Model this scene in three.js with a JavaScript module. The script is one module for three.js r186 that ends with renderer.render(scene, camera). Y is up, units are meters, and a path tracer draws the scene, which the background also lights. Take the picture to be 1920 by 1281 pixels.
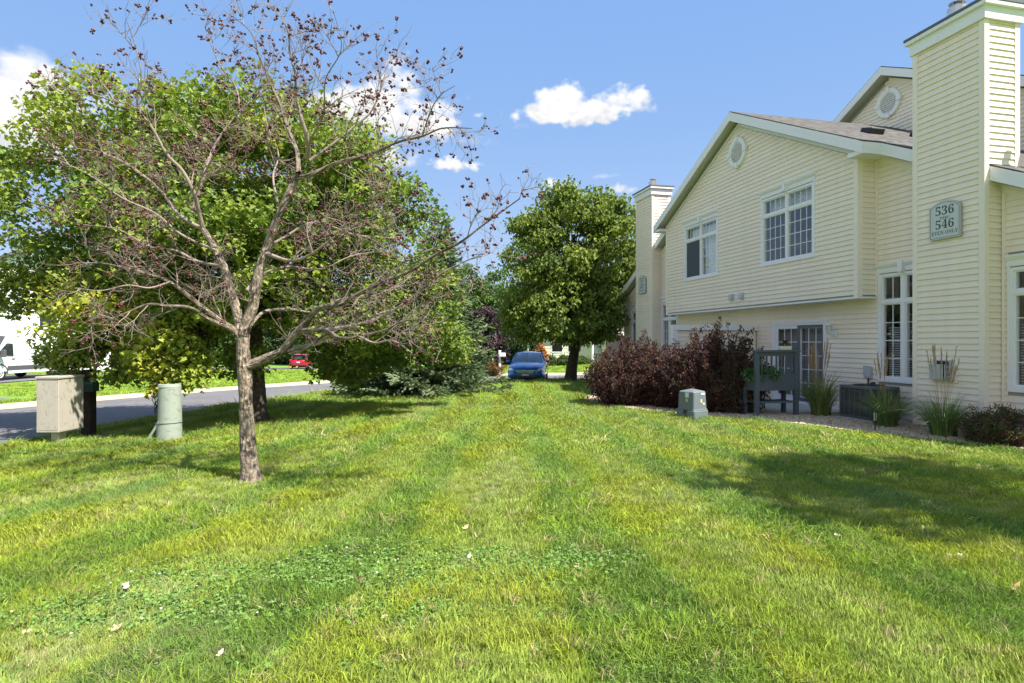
import * as THREE from 'three';
import { mergeGeometries, mergeVertices } from 'three/addons/utils/BufferGeometryUtils.js';
import { RoundedBoxGeometry } from 'three/addons/geometries/RoundedBoxGeometry.js';
import { ImprovedNoise } from 'three/addons/math/ImprovedNoise.js';

// ───────── camera, exposure, sun, sky ─────────
const scene = new THREE.Scene();
const FOCAL = 1121, CX = 960, CY = 640.5, EYE = 1.7;         // lens of the photograph, in its pixels
const camera = new THREE.PerspectiveCamera(2 * Math.atan(CY / FOCAL) * 180 / Math.PI, 1920 / 1281, 0.1, 2000);
camera.position.set(0, EYE, 0);
camera.lookAt(0, EYE, -10);
scene.add(camera);
const renderer = new THREE.WebGLRenderer({ antialias: true });
renderer.toneMapping = THREE.LinearToneMapping;
renderer.toneMappingExposure = 2.6;
renderer.shadowMap.enabled = true;
const SUN_DIR = new THREE.Vector3(0.55, 1.0, 0.36).normalize();
const SUN_POWER = 4.5, SKY_POWER = 0.55;
const sun = new THREE.DirectionalLight(new THREE.Color(1, 0.95, 0.86), SUN_POWER);
sun.position.copy(SUN_DIR).multiplyScalar(90);
sun.castShadow = true;
Object.assign(sun.shadow.camera, { left: -45, right: 45, top: 45, bottom: -45, near: 1, far: 250 });
sun.shadow.mapSize.set(4096, 4096);
scene.add(sun, sun.target);

// ───────── small tools ─────────
function rng(seed) { let a = seed >>> 0; return () => { a = (a + 0x6D2B79F5) | 0; let t = Math.imul(a ^ (a >>> 15), 1 | a); t = (t + Math.imul(t ^ (t >>> 7), 61 | t)) ^ t; return ((t ^ (t >>> 14)) >>> 0) / 4294967296; }; }
const perlin = new ImprovedNoise();
const clamp = (x, a = 0, b = 1) => Math.min(b, Math.max(a, x));
const ss = (a, b, x) => { const t = clamp((x - a) / (b - a)); return t * t * (3 - 2 * t); };
const lerp = (a, b, t) => a + (b - a) * t;
function fbm(x, y, z, oct = 4) { let s = 0, a = 0.5, f = 1; for (let i = 0; i < oct; i++) { s += a * perlin.noise(x * f + i * 17.3, y * f + i * 5.1, z * f); f *= 2.03; a *= 0.5; } return s; }
const V = (x, y, z) => new THREE.Vector3(x, y, z);
const at = (px, py, depth) => V((px - CX) / FOCAL * depth, EYE - (py - CY) / FOCAL * depth, -depth);

// the sky: clear summer blue, paler towards the horizon, with fair-weather cumulus, more of it added out of view as fill light
function makeSky() {
  const W = 4096, H = 2048, data = new Float32Array(W * H * 4), R = rng(11);
  const clouds = [];
  const add = (px, py, wpx, hpx, seed, soft = 1) => {
    const d = V((px - CX) / FOCAL, (CY - py) / FOCAL, -1); d.normalize();
    clouds.push({ az: Math.atan2(d.x, -d.z), el: Math.asin(d.y), w: wpx / FOCAL * 0.9, h: hpx / FOCAL * 0.85, seed, soft });
  };
  add(1050, 208, 100, 46, 1); add(1120, 205, 105, 40, 21); add(1085, 222, 115, 26, 22); add(690, 205, 150, 82, 2); add(765, 235, 90, 50, 12); add(20, 190, 130, 95, 3); add(-90, 250, 190, 110, 13);
  add(848, 312, 48, 19, 4); add(1042, 352, 52, 18, 5); add(1165, 356, 40, 12, 6, .6); add(893, 216, 11, 7, 7, .7); add(1130, 332, 30, 9, 8, .5);
  add(870, 265, 60, 16, 9, .4); add(720, 300, 90, 40, 14, .8);
  for (let i = 0; i < 105; i++) {  // clouds out of view, their number raised to light the shaded facade
    const az = R() * Math.PI * 2 - Math.PI, el = 0.10 + R() * R() * 0.95;
    if (Math.abs(az) < 1.1 && el < 1.0) continue;
    const s = 0.08 + 0.2 * R() * (0.45 + el);
    clouds.push({ az, el, w: s * (1.2 + R()), h: s * (0.5 + 0.3 * R()), seed: 30 + i, soft: 1 });
  }
  const sunAz = Math.atan2(SUN_DIR.x, -SUN_DIR.z), sunEl = Math.asin(SUN_DIR.y);
  for (let j = 0; j < H; j++) {
    const el = ((j + 0.5) / H - 0.5) * Math.PI, e = Math.max(el, 0);
    for (let i = 0; i < W; i++) {
      const t = Math.pow(clamp(e / 1.35), 0.5), k = (j * W + i) * 4;
      const haze = Math.exp(-e * 5.2);
      let r = lerp(0.155, 0.53, haze), g = lerp(0.305, 0.65, haze), b = lerp(0.61, 0.78, haze);
      const az = ((i + 0.5) / W - 0.5) * 2 * Math.PI + Math.PI / 2;
      const cs = Math.sin(el) * Math.sin(sunEl) + Math.cos(el) * Math.cos(sunEl) * Math.cos(az - sunAz);
      const glow = 0.55 * Math.pow(Math.max(cs, 0), 6);
      r += glow * 0.7; g += glow * 0.8; b += glow;
      data[k] = r; data[k + 1] = g; data[k + 2] = b; data[k + 3] = 1;
    }
  }
  for (const c of clouds) {
    const j0 = Math.max(0, Math.floor(((c.el - c.h * 1.3) / Math.PI + 0.5) * H)), j1 = Math.min(H - 1, Math.ceil(((c.el + c.h * 1.7) / Math.PI + 0.5) * H));
    const ca = Math.cos(c.el) + 1e-3, ia = Math.ceil(c.w * 1.5 / ca / (2 * Math.PI) * W), ic = Math.round(((c.az - Math.PI / 2) / (2 * Math.PI) + 0.5) * W);
    const fr = 2.6 / Math.max(c.h, 0.012);
    for (let j = j0; j <= j1; j++) {
      const el = ((j + 0.5) / H - 0.5) * Math.PI; if (el < 0.015) continue;
      for (let q = -ia; q <= ia; q++) {
        const i = ((ic + q) % W + W) % W, u = q / W * 2 * Math.PI * ca / c.w, v = (el - c.el) / c.h;
        const vv = v < 0 ? v * 1.7 : v, rad = Math.sqrt(u * u + vv * vv);
        if (rad > 1.5) continue;
        const X = q / W * 2 * Math.PI * ca * fr * 0.45, Y = (el - c.el) * fr * 0.62;
        const n = fbm(X, Y, c.seed * 3.7, 6), big = perlin.noise(X * 0.45 + 9, Y * 0.45, c.seed * 1.9);
        let dens = 1.0 - rad + n * 1.25 + big * 0.55;
        dens = ss(0.04, 0.04 + 0.62 / c.soft, dens) * (c.soft < 1 ? c.soft : 1);
        if (dens <= 0) continue;
        const lit = clamp(0.58 + 0.36 * v + 0.75 * fbm(X * 1.1 + 0.25, Y * 1.1 + 0.5, c.seed * 3.7 + 0.3, 4) + 0.1);
        const k = (j * W + i) * 4, cr = lerp(0.42, 0.80, lit), cg = lerp(0.44, 0.79, lit), cb = lerp(0.49, 0.78, lit);
        data[k] = lerp(data[k], cr, dens); data[k + 1] = lerp(data[k + 1], cg, dens); data[k + 2] = lerp(data[k + 2], cb, dens);
      }
    }
  }
  for (let k = 0; k < data.length; k += 4) { data[k] *= SKY_POWER; data[k + 1] *= SKY_POWER; data[k + 2] *= SKY_POWER; }
  const t = new THREE.DataTexture(data, W, H, THREE.RGBAFormat, THREE.FloatType);
  t.mapping = THREE.EquirectangularReflectionMapping; t.magFilter = THREE.LinearFilter; t.minFilter = THREE.LinearFilter; t.needsUpdate = true;
  return t;
}
const sky = makeSky();
scene.background = sky; scene.environment = sky;
console.log('sky done');

// ───────── names, tags ─────────
const taken = new Map();
function numbered(name) { const n = taken.get(name) || 0; taken.set(name, n + 1); return n ? `${name}_${String(n).padStart(3, '0')}` : name; }
function tag(o, label, category, group) { o.userData.label = label; o.userData.category = category; if (group) o.userData.group = group; return o; }
function thing(name, label, category, pos = [0, 0, 0], turn = 0, group) {
  const o = new THREE.Group(); o.name = numbered(name); o.position.set(...pos); o.rotation.y = turn; scene.add(o); return tag(o, label, category, group);
}
function part(name, geo, mat, parent) {
  const g = Array.isArray(geo) ? merge(geo) : geo;
  const m = new THREE.Mesh(g, mat); m.name = name; m.castShadow = m.receiveShadow = true; parent.add(m); return m;
}
function struct(name, geo, mat) { const m = part(numbered(name), geo, mat, scene); m.userData.kind = 'structure'; return m; }
function stuffPart(m) { m.userData.kind = 'stuff'; return m; }
function merge(list) {
  const l = list.map(g => { const n = g.index ? g.toNonIndexed() : g; for (const k of Object.keys(n.attributes)) if (!['position', 'normal', 'uv'].includes(k)) n.deleteAttribute(k);
    if (!n.attributes.uv) n.setAttribute('uv', new THREE.BufferAttribute(new Float32Array(n.attributes.position.count * 2), 2)); return n; });
  return mergeGeometries(l);
}
const box = (x0, x1, y0, y1, z0, z1) => { const g = new THREE.BoxGeometry(x1 - x0, y1 - y0, z1 - z0); g.translate((x0 + x1) / 2, (y0 + y1) / 2, (z0 + z1) / 2); return g; };
const rbox = (x0, x1, y0, y1, z0, z1, r = 0.01) => { const g = new RoundedBoxGeometry(x1 - x0, y1 - y0, z1 - z0, 2, r); g.translate((x0 + x1) / 2, (y0 + y1) / 2, (z0 + z1) / 2); return g; };
const cyl = (r0, r1, h, x, y, z, n = 16) => { const g = new THREE.CylinderGeometry(r1, r0, h, n); g.translate(x, y + h / 2, z); return g; };
function geoFrom(pos, idx, uv, flat = false) {
  let g = new THREE.BufferGeometry(); g.setAttribute('position', new THREE.Float32BufferAttribute(pos, 3));
  if (uv) g.setAttribute('uv', new THREE.Float32BufferAttribute(uv, 2));
  if (idx) g.setIndex(idx); if (flat) g = g.toNonIndexed(); g.computeVertexNormals(); return g;
}
// a tapering limb through points (Vector3 list) with a radius at each end
function limb(pts, r0, r1, seg = 12, rad = 7, rough = 0, R = null) {
  const c = new THREE.CatmullRomCurve3(pts, false, 'centripetal'), L = c.getLength(), fr = c.computeFrenetFrames(seg, false);
  const pos = [], uv = [], idx = [];
  for (let i = 0; i <= seg; i++) {
    const t = i / seg, p = c.getPointAt(t), r = typeof r0 === 'function' ? r0(t) : lerp(r0, r1, Math.pow(t, 0.85));
    for (let j = 0; j <= rad; j++) {
      const a = j / rad * Math.PI * 2, k = r * (rough ? 1 + rough * perlin.noise(Math.cos(a) * 1.7 + p.x * 3, p.y * 5, Math.sin(a) * 1.7 + p.z * 3) : 1);
      pos.push(p.x + k * (Math.cos(a) * fr.normals[i].x + Math.sin(a) * fr.binormals[i].x), p.y + k * (Math.cos(a) * fr.normals[i].y + Math.sin(a) * fr.binormals[i].y), p.z + k * (Math.cos(a) * fr.normals[i].z + Math.sin(a) * fr.binormals[i].z));
      uv.push(j / rad * 0.6, t * L);
    }
  }
  for (let i = 0; i < seg; i++) for (let j = 0; j < rad; j++) { const a = i * (rad + 1) + j, b = a + rad + 1; idx.push(a, a + 1, b, b, a + 1, b + 1); }
  return geoFrom(pos, idx, uv);
}

// ───────── materials ─────────
function dataTex(w, h, f, srgb = false, rep = [1, 1]) {
  const d = new Uint8Array(w * h * 4);
  for (let j = 0; j < h; j++) for (let i = 0; i < w; i++) { const c = f(i / w, j / h), k = (j * w + i) * 4; if (typeof c === 'number') { d[k] = d[k + 1] = d[k + 2] = clamp(c) * 255; } else { d[k] = clamp(c[0]) * 255; d[k + 1] = clamp(c[1]) * 255; d[k + 2] = clamp(c[2]) * 255; } d[k + 3] = 255; }
  const t = new THREE.DataTexture(d, w, h); t.magFilter = THREE.LinearFilter; t.wrapS = t.wrapT = THREE.RepeatWrapping; t.repeat.set(...rep); if (srgb) t.colorSpace = THREE.SRGBColorSpace; t.needsUpdate = true; return t;
}
// seamless noise: blends four shifted copies
function tileNoise(u, v, f, oct = 4, fy = f) {
  const s = (a, b) => fbm(a * f, b * fy, 3.3, oct), wu = ss(0, 1, u), wv = ss(0, 1, v);
  return lerp(lerp(s(u, v), s(u - 1, v), wu), lerp(s(u, v - 1), s(u - 1, v - 1), wu), wv);
}
const lin = (r, g, b) => new THREE.Color().setRGB(r, g, b);
const mat = (c, rough = 0.7, o = {}) => new THREE.MeshStandardMaterial({ color: c, roughness: rough, ...o });
const grainTex = dataTex(256, 256, (u, v) => 0.5 + 0.9 * tileNoise(u, v, 24, 4));
const bumpFine = dataTex(256, 256, (u, v) => 0.5 + 0.9 * tileNoise(u, v, 40, 3));
const barkCol = (a, b) => dataTex(256, 512, (u, v) => { const n = tileNoise(u, v, 9, 5, 5), f = tileNoise(u + 0.13, v, 20, 3, 7), c = clamp(0.5 + n * 1.1 + f * 0.9); return [lerp(a[0], b[0], c), lerp(a[1], b[1], c), lerp(a[2], b[2], c)]; }, true);
const barkBump = dataTex(256, 512, (u, v) => clamp(0.5 + tileNoise(u, v, 9, 5, 5) * 1.2 + tileNoise(u + 0.13, v, 20, 3, 7)));
barkBump.repeat.set(1.6, 2);
const barkMat = (a, b, depth = 0.012) => { const t = barkCol(a, b); t.repeat.set(1.6, 2); return new THREE.MeshStandardMaterial({ map: t, bumpMap: barkBump, bumpScale: depth, roughness: 0.95 }); };
const sidingTex = dataTex(512, 256, (u, v) => { const n = tileNoise(u, v, 5, 5, 3), f = tileNoise(u + .4, v + .1, 30, 3, 8), k = clamp(0.985 + 0.05 * n + 0.04 * f); return [k, k * 0.997, k * 0.99]; }, true, [0.23, 0.4]);
const M = {
  siding: mat(lin(0.87, 0.758, 0.632), 0.55, { map: sidingTex, bumpMap: bumpFine, bumpScale: 0.0006 }),
  sheath: mat(lin(0.34, 0.33, 0.31), 0.9),
  trim: mat(lin(0.79, 0.765, 0.775), 0.5),
  post: mat(lin(0.85, 0.742, 0.622), 0.5),
  soffit: mat(lin(0.62, 0.60, 0.55), 0.7),
  blackPlastic: mat(lin(0.02, 0.02, 0.022), 0.5),
  screenFrame: mat(lin(0.10, 0.115, 0.14), 0.5),
  screen: mat(lin(0.055, 0.065, 0.085), 0.75),
  blind: mat(lin(0.74, 0.74, 0.72), 0.6),
  glass: new THREE.MeshPhysicalMaterial({ color: lin(0.93, 0.96, 0.97), roughness: 0.02, transmission: 1, thickness: 0, ior: 1.9, side: THREE.DoubleSide }),
  galv: mat(lin(0.55, 0.56, 0.57), 0.35, { metalness: 0.9 }),
  greyMetal: mat(lin(0.42, 0.44, 0.47), 0.45),
  darkGrey: mat(lin(0.105, 0.108, 0.115), 0.6),
  slate: mat(lin(0.085, 0.10, 0.125), 0.65, { bumpMap: bumpFine, bumpScale: 0.001 }),
  concrete: mat(lin(0.46, 0.43, 0.38), 0.9, { bumpMap: grainTex, bumpScale: 0.003 }),
};

// ───────── terrain, street, lawn ─────────
const edgePts = [[-9.4, -30], [-9.3, -6], [-9.0, 4], [-8.85, 10], [-8.7, 13.8], [-8.0, 17.2], [-6.7, 22.2], [-4.6, 26.1], [-1.8, 28.3], [1.5, 29.1], [6, 29.4], [14, 29.2], [40, 27.5], [90, 24]];
const edgeCurve = new THREE.CatmullRomCurve3(edgePts.map(([x, d]) => V(x, 0, d)), false, 'centripetal');
const NE = 260, edge = [];
for (let i = 0; i <= NE; i++) { const p = edgeCurve.getPoint(i / NE), t = edgeCurve.getTangent(i / NE); edge.push({ x: p.x, d: p.z, nx: -t.z, nd: t.x }); }
const ROAD = 6.6;
const mid = edge.map(e => [e.x + e.nx * ROAD / 2, e.d + e.nd * ROAD / 2]);
function roadDist(x, d) { let b = 1e9; for (let i = 0; i < mid.length - 1; i++) { const [ax, ad] = mid[i], bx = mid[i + 1][0] - ax, bd = mid[i + 1][1] - ad, t = clamp(((x - ax) * bx + (d - ad) * bd) / (bx * bx + bd * bd)), ux = x - ax - t * bx, ud = d - ad - t * bd, q = ux * ux + ud * ud; if (q < b) b = q; } return Math.sqrt(b); }
function g0(x, d) {
  return -0.10 * ss(-3, -9, x) - 0.2 * ss(14, 29, d) * ss(8, 3, x) - 0.03 * clamp(d - 35, 0, 45) * ss(2, -12, x);
}
const lawnBump = (x, d) => 0.02 * perlin.noise(x * 0.5, d * 0.5, 1.2);
{
  const axis = (lo, a, b, hi, step) => { const v = []; for (let q = lo; q < a; q += Math.max(step, (a - q) * 0.22)) v.push(q); for (let q = a; q < b; q += step) v.push(q); let s = step; for (let q = b; q < hi; q += s) { v.push(q); s *= 1.22; } v.push(hi); return v; };
  const xs = axis(-500, -20, 14, 500, 0.28), ds = axis(-400, -2, 40, 900, 0.28), pos = [], uv = [], idx = [];
  for (const d of ds) for (const x of xs) {
    const near = x > -40 && x < 45 && d > -30 && d < 60, rd = near ? roadDist(x, d) : 99;
    pos.push(x, g0(x, d) + (rd > 3.75 ? lawnBump(x, d) * ss(3.75, 5, rd) : 0) - 0.3 * ss(3.62, 3.3, rd), -d); uv.push(x / 6, d / 6);
  }
  const n = xs.length;
  for (let j = 0; j < ds.length - 1; j++) for (let i = 0; i < n - 1; i++) { const a = j * n + i, b = a + n; idx.push(a, a + 1, b, b, a + 1, b + 1); }
  const soilTex = dataTex(512, 512, (u, v) => { const a = tileNoise(u, v, 8, 5), b = tileNoise(u + .2, v + .4, 50, 3); const k = clamp(0.5 + a * 0.9 + b * 1.3); return [lerp(0.27, 0.50, k), lerp(0.40, 0.62, k), lerp(0.10, 0.17, k)]; }, true);
  struct('ground', geoFrom(pos, idx, uv), new THREE.MeshStandardMaterial({ map: soilTex, roughness: 1, bumpMap: grainTex, bumpScale: 0.02 }));
}
function strip(offsets, i0 = 0, i1 = NE, vScale = 1) {   // offsets: [across from the near edge, y above the lawn]
  const pos = [], uv = [], idx = [], n = offsets.length; let L = 0;
  for (let i = i0; i <= i1; i++) {
    const e = edge[i]; if (i > i0) L += Math.hypot(e.x - edge[i - 1].x, e.d - edge[i - 1].d);
    for (const [o, y] of offsets) { const x = e.x + e.nx * o, d = e.d + e.nd * o; pos.push(x, g0(x, d) + y, -d); uv.push(o * vScale, L * vScale); }
  }
  for (let i = 0; i < i1 - i0; i++) for (let k = 0; k < n - 1; k++) { const a = i * n + k, b = a + n; idx.push(a, b, a + 1, b, b + 1, a + 1); }
  return geoFrom(pos, idx, uv);
}
const asphaltTex = dataTex(1024, 1024, (u, v) => { const a = tileNoise(u, v, 5, 4), b = tileNoise(u + .3, v, 90, 3); const k = clamp(0.5 + a * 0.55 + b * 0.85); return [lerp(0.30, 0.46, k), lerp(0.295, 0.45, k), lerp(0.30, 0.445, k)]; }, true);
asphaltTex.repeat.set(0.16, 0.16);
const asphalt = new THREE.MeshStandardMaterial({ map: asphaltTex, roughness: 0.9, bumpMap: grainTex, bumpScale: 0.004 });
const curbTex = dataTex(512, 512, (u, v) => { const k = clamp(0.5 + tileNoise(u, v, 9, 5) * 0.9 + tileNoise(u + .5, v + .2, 60, 2) * 0.6); return [lerp(0.55, 0.76, k), lerp(0.50, 0.70, k), lerp(0.43, 0.60, k)]; }, true);
curbTex.repeat.set(0.5, 0.5);
const curbMat = new THREE.MeshStandardMaterial({ map: curbTex, roughness: 0.95, bumpMap: grainTex, bumpScale: 0.003 });
struct('street', strip([[0.36, -0.115], [1.5, -0.09], [3.3, -0.06], [5.1, -0.09], [6.24, -0.115]]), asphalt);
struct('curb', strip([[-0.16, -0.1], [-0.14, 0.012], [0.0, 0.014], [0.1, -0.03], [0.16, -0.09], [0.4, -0.107]]), curbMat);
struct('curb', strip([[6.2, -0.107], [6.44, -0.09], [6.5, -0.03], [6.6, 0.014], [6.74, 0.012], [6.76, -0.1]]), curbMat);
// crack repairs on the asphalt
{
  const R = rng(5), g = [];
  for (const [o, i, len, amp] of [[2.2, 96, 10, .15], [4.3, 104, 14, .2], [1.2, 112, 9, .1], [3.1, 128, 12, .2], [5.0, 88, 9, .12]]) {
    const pos = [], idx = []; let q = 0;
    for (let k = 0; k <= len; k++) { const e = edge[i + k], oo = o + amp * Math.sin(k * 1.3) + R() * 0.1; for (const w of [-0.022, 0.022]) { const x = e.x + e.nx * (oo + w), d = e.d + e.nd * (oo + w); pos.push(x, g0(x, d) - 0.06 - 0.03 * Math.abs(oo - 3.3) / 1.8 + 0.006, -d); } if (k) { const a = q - 2; idx.push(a, q, a + 1, q, q + 1, a + 1); } q += 2; }
    g.push(geoFrom(pos, idx));
  }
  struct('crack_seal', g, mat(lin(0.16, 0.13, 0.11), 0.8));
}
// driveways that leave the far side of the street
function patch(name, poly, y, m, uvs = 1) {
  const sh = new THREE.Shape(poly.map(([x, d]) => new THREE.Vector2(x, d))), g = new THREE.ShapeGeometry(sh), p = g.attributes.position, pos = [], uv = [];
  let tri = g.toNonIndexed().attributes.position; const all = [];
  const sub = (A, B, C, n) => { const e = Math.max(A.distanceTo(B), B.distanceTo(C), C.distanceTo(A)); if (e < 2.5 || n > 6) { all.push(A, B, C); return; } if (A.distanceTo(B) === e) { const m2 = A.clone().lerp(B, .5); sub(A, m2, C, n + 1); sub(m2, B, C, n + 1); } else if (B.distanceTo(C) === e) { const m2 = B.clone().lerp(C, .5); sub(A, B, m2, n + 1); sub(A, m2, C, n + 1); } else { const m2 = C.clone().lerp(A, .5); sub(A, B, m2, n + 1); sub(m2, B, C, n + 1); } };
  for (let i = 0; i < tri.count; i += 3) sub(...[0, 1, 2].map(k => new THREE.Vector2(tri.getX(i + k), tri.getY(i + k))), 0);
  for (const q of all) { pos.push(q.x, g0(q.x, q.y) + y, -q.y); uv.push(q.x * uvs, q.y * uvs); }
  return struct(name, geoFrom(pos, null, uv), m);
}
patch('driveway', [[-15.75, 16.2], [-15.55, 18.9], [-19.5, 20.4], [-40, 26], [-40, 21], [-20, 17.2]], 0.035, asphalt);
patch('driveway', [[-24.4, 26.5], [-24.4, 36.5], [-36, 36.5], [-36, 26.5]], 0.035, asphalt);
patch('driveway', [[-17, 56], [-17, 66], [-52, 66], [-52, 56]], 0.035, asphalt);
patch('driveway_edge', [[-15.5, 54.9], [-15.5, 55.9], [-52, 55.9], [-52, 54.9]], 0.04, curbMat);

// the planted bed along the house and the patio
const bedFront = [[2.7, 20.4], [2.25, 18.6], [2.1, 16.8], [2.65, 15.25], [3.8, 13.75], [5.05, 12.85], [5.75, 12.05], [6.3, 11.15], [6.84, 10.36], [7.3, 9.77], [7.85, 9.25], [8.6, 8.3], [9.4, 7.0]];
const bedPoly = [...bedFront, [12, 7.4], [10.5, 12], [8.7, 18.5], [7, 24.5], [4.4, 24.6], [3.3, 22.4]];
function inPoly(x, d, poly) { let c = false; for (let i = 0, j = poly.length - 1; i < poly.length; j = i++) { const [xi, yi] = poly[i], [xj, yj] = poly[j]; if ((yi > d) !== (yj > d) && x < (xj - xi) * (d - yi) / (yj - yi) + xi) c = !c; } return c; }
{
  const curve = new THREE.CatmullRomCurve3(bedFront.map(([x, d]) => V(x, 0, d)), false, 'centripetal'), fr = curve.getPoints(60).map(p => [p.x, p.z]);
  bedPoly.splice(0, bedFront.length, ...fr);
}
const bedSoil = mat(lin(0.30, 0.235, 0.175), 1, { bumpMap: grainTex, bumpScale: 0.02 });
patch('planting_bed', bedPoly, 0.03, bedSoil, 0.5);
{
  const R = rng(77), g = new THREE.IcosahedronGeometry(1, 1), p = g.attributes.position, m4 = new THREE.Matrix4(), q = new THREE.Quaternion(), e = new THREE.Euler(), c = new THREE.Color();
  for (let i = 0; i < p.count; i++) { const k = 1 + 0.35 * perlin.noise(p.getX(i) * 1.4 + 4, p.getY(i) * 1.4, p.getZ(i) * 1.4); p.setXYZ(i, p.getX(i) * k, p.getY(i) * k * 0.62, p.getZ(i) * k); }
  g.computeVertexNormals();
  const spots = [];
  while (spots.length < 42000) { const x = 1.8 + R() * 8, d = 7 + R() * 17; if (d > 14 && R() < 0.45) continue; if (inPoly(x, d, bedPoly)) spots.push([x, d]); }
  const im = new THREE.InstancedMesh(g, mat(0xffffff, 0.85), spots.length); im.name = 'gravel';
  spots.forEach(([x, d], i) => { const s = 0.009 + 0.014 * R() * R() + 0.003; e.set(R() * 0.8, R() * 6.3, R() * 0.8); q.setFromEuler(e); m4.compose(V(x, g0(x, d) + 0.035 + R() * 0.012, -d), q, V(s * (0.8 + R() * 0.7), s, s)); im.setMatrixAt(i, m4); const k = R(), v = 0.65 + 0.6 * R(); c.setRGB(lerp(0.40, 0.55, k) * v, lerp(0.30, 0.43, k) * v, lerp(0.20, 0.31, k) * v); im.setColorAt(i, c); });
  im.castShadow = im.receiveShadow = true; im.userData.kind = 'stuff'; tag(im, 'tan landscaping gravel covering the planted bed along the house', 'gravel'); scene.add(im);
  const ep = bedPoly.slice(0, 61).map(([x, d]) => V(x - 0.02, g0(x, d) + 0.03, -d));
  tag(part('lawn_edging', limb(ep, 0.022, 0.022, 110, 6), M.blackPlastic, scene), 'black plastic edging strip curving between lawn and gravel bed', 'edging');
}

// grass
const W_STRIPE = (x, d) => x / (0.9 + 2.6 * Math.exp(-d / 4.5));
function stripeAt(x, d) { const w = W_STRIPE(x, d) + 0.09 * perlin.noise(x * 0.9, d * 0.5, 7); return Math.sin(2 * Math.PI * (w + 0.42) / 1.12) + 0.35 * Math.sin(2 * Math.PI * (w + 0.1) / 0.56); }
function tuft(seed, blades, radius, h0, h1, width, lean) {
  const R = rng(seed), pos = [], idx = []; let q = 0;
  for (let i = 0; i < blades; i++) {
    const a = R() * 6.283, r = radius * Math.sqrt(R()), bx = Math.cos(a) * r, bz = Math.sin(a) * r, h = lerp(h0, h1, R()), w = width * (0.7 + 0.6 * R()) / 2, f = R() * 6.283, l = lean * (0.25 + R()), dir = R() * 6.283;
    const sx = Math.cos(f) * w, sz = Math.sin(f) * w, lx = Math.cos(dir) * l * h, lz = Math.sin(dir) * l * h;
    pos.push(bx - sx, 0, bz - sz, bx + sx, 0, bz + sz, bx - sx * .85 + lx * .35, h * .6, bz - sz * .85 + lz * .35, bx + sx * .85 + lx * .35, h * .6, bz + sz * .85 + lz * .35, bx + lx, h * (1 - 0.25 * l), bz + lz);
    idx.push(q, q + 1, q + 2, q + 2, q + 1, q + 3, q + 2, q + 3, q + 4); q += 5;
  }
  return geoFrom(pos, idx);
}
const leafMat = (rough = 0.6, tr = 0.35) => new THREE.MeshPhysicalMaterial({ color: 0xffffff, roughness: 0.96, specularIntensity: rough < 0.55 ? 0.9 : 0.5, transmission: tr, thickness: 0, side: THREE.DoubleSide, ior: 1.35 });
const grassMat = leafMat(0.62, 0.3);
const cloverZones = [[-0.9, 4.5, 1.3, 0.6], [-0.1, 4.4, 1.0, 0.6], [-2.2, 4.3, 0.8, 0.4], [0.5, 4.6, .6, .3], [-2.4, 3.7, 1.1, 0.4], [-.6, 3.7, .7, .25]];
const cloverAt = (x, d) => { let m = 0; for (const [cx, cd, rx, rd] of cloverZones) m = Math.max(m, 1 - Math.hypot((x - cx) / rx, (d - cd) / rd)); return clamp(m * 2.2 + 0.9 * perlin.noise(x * 3.1, d * 3.1, 3) - 0.1); };
const bare = [[-5.46, 12.9, 0.55], [-3.16, 7.2, 0.16], [-3.17, 19.7, 1.7], [-7.7, 11.1, 0.42], [-6.0, 10.5, 0.22]];
function lawnOk(x, d) {
  if (roadDist(x, d) < 3.48) return false;
  if (inPoly(x, d, bedPoly)) return false;
  for (const [bx, bd, r] of bare) if (Math.hypot(x - bx, d - bd) < r * (0.8 + 0.4 * perlin.noise(x * 4, d * 4, 2))) return false;
  return true;
}
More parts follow.
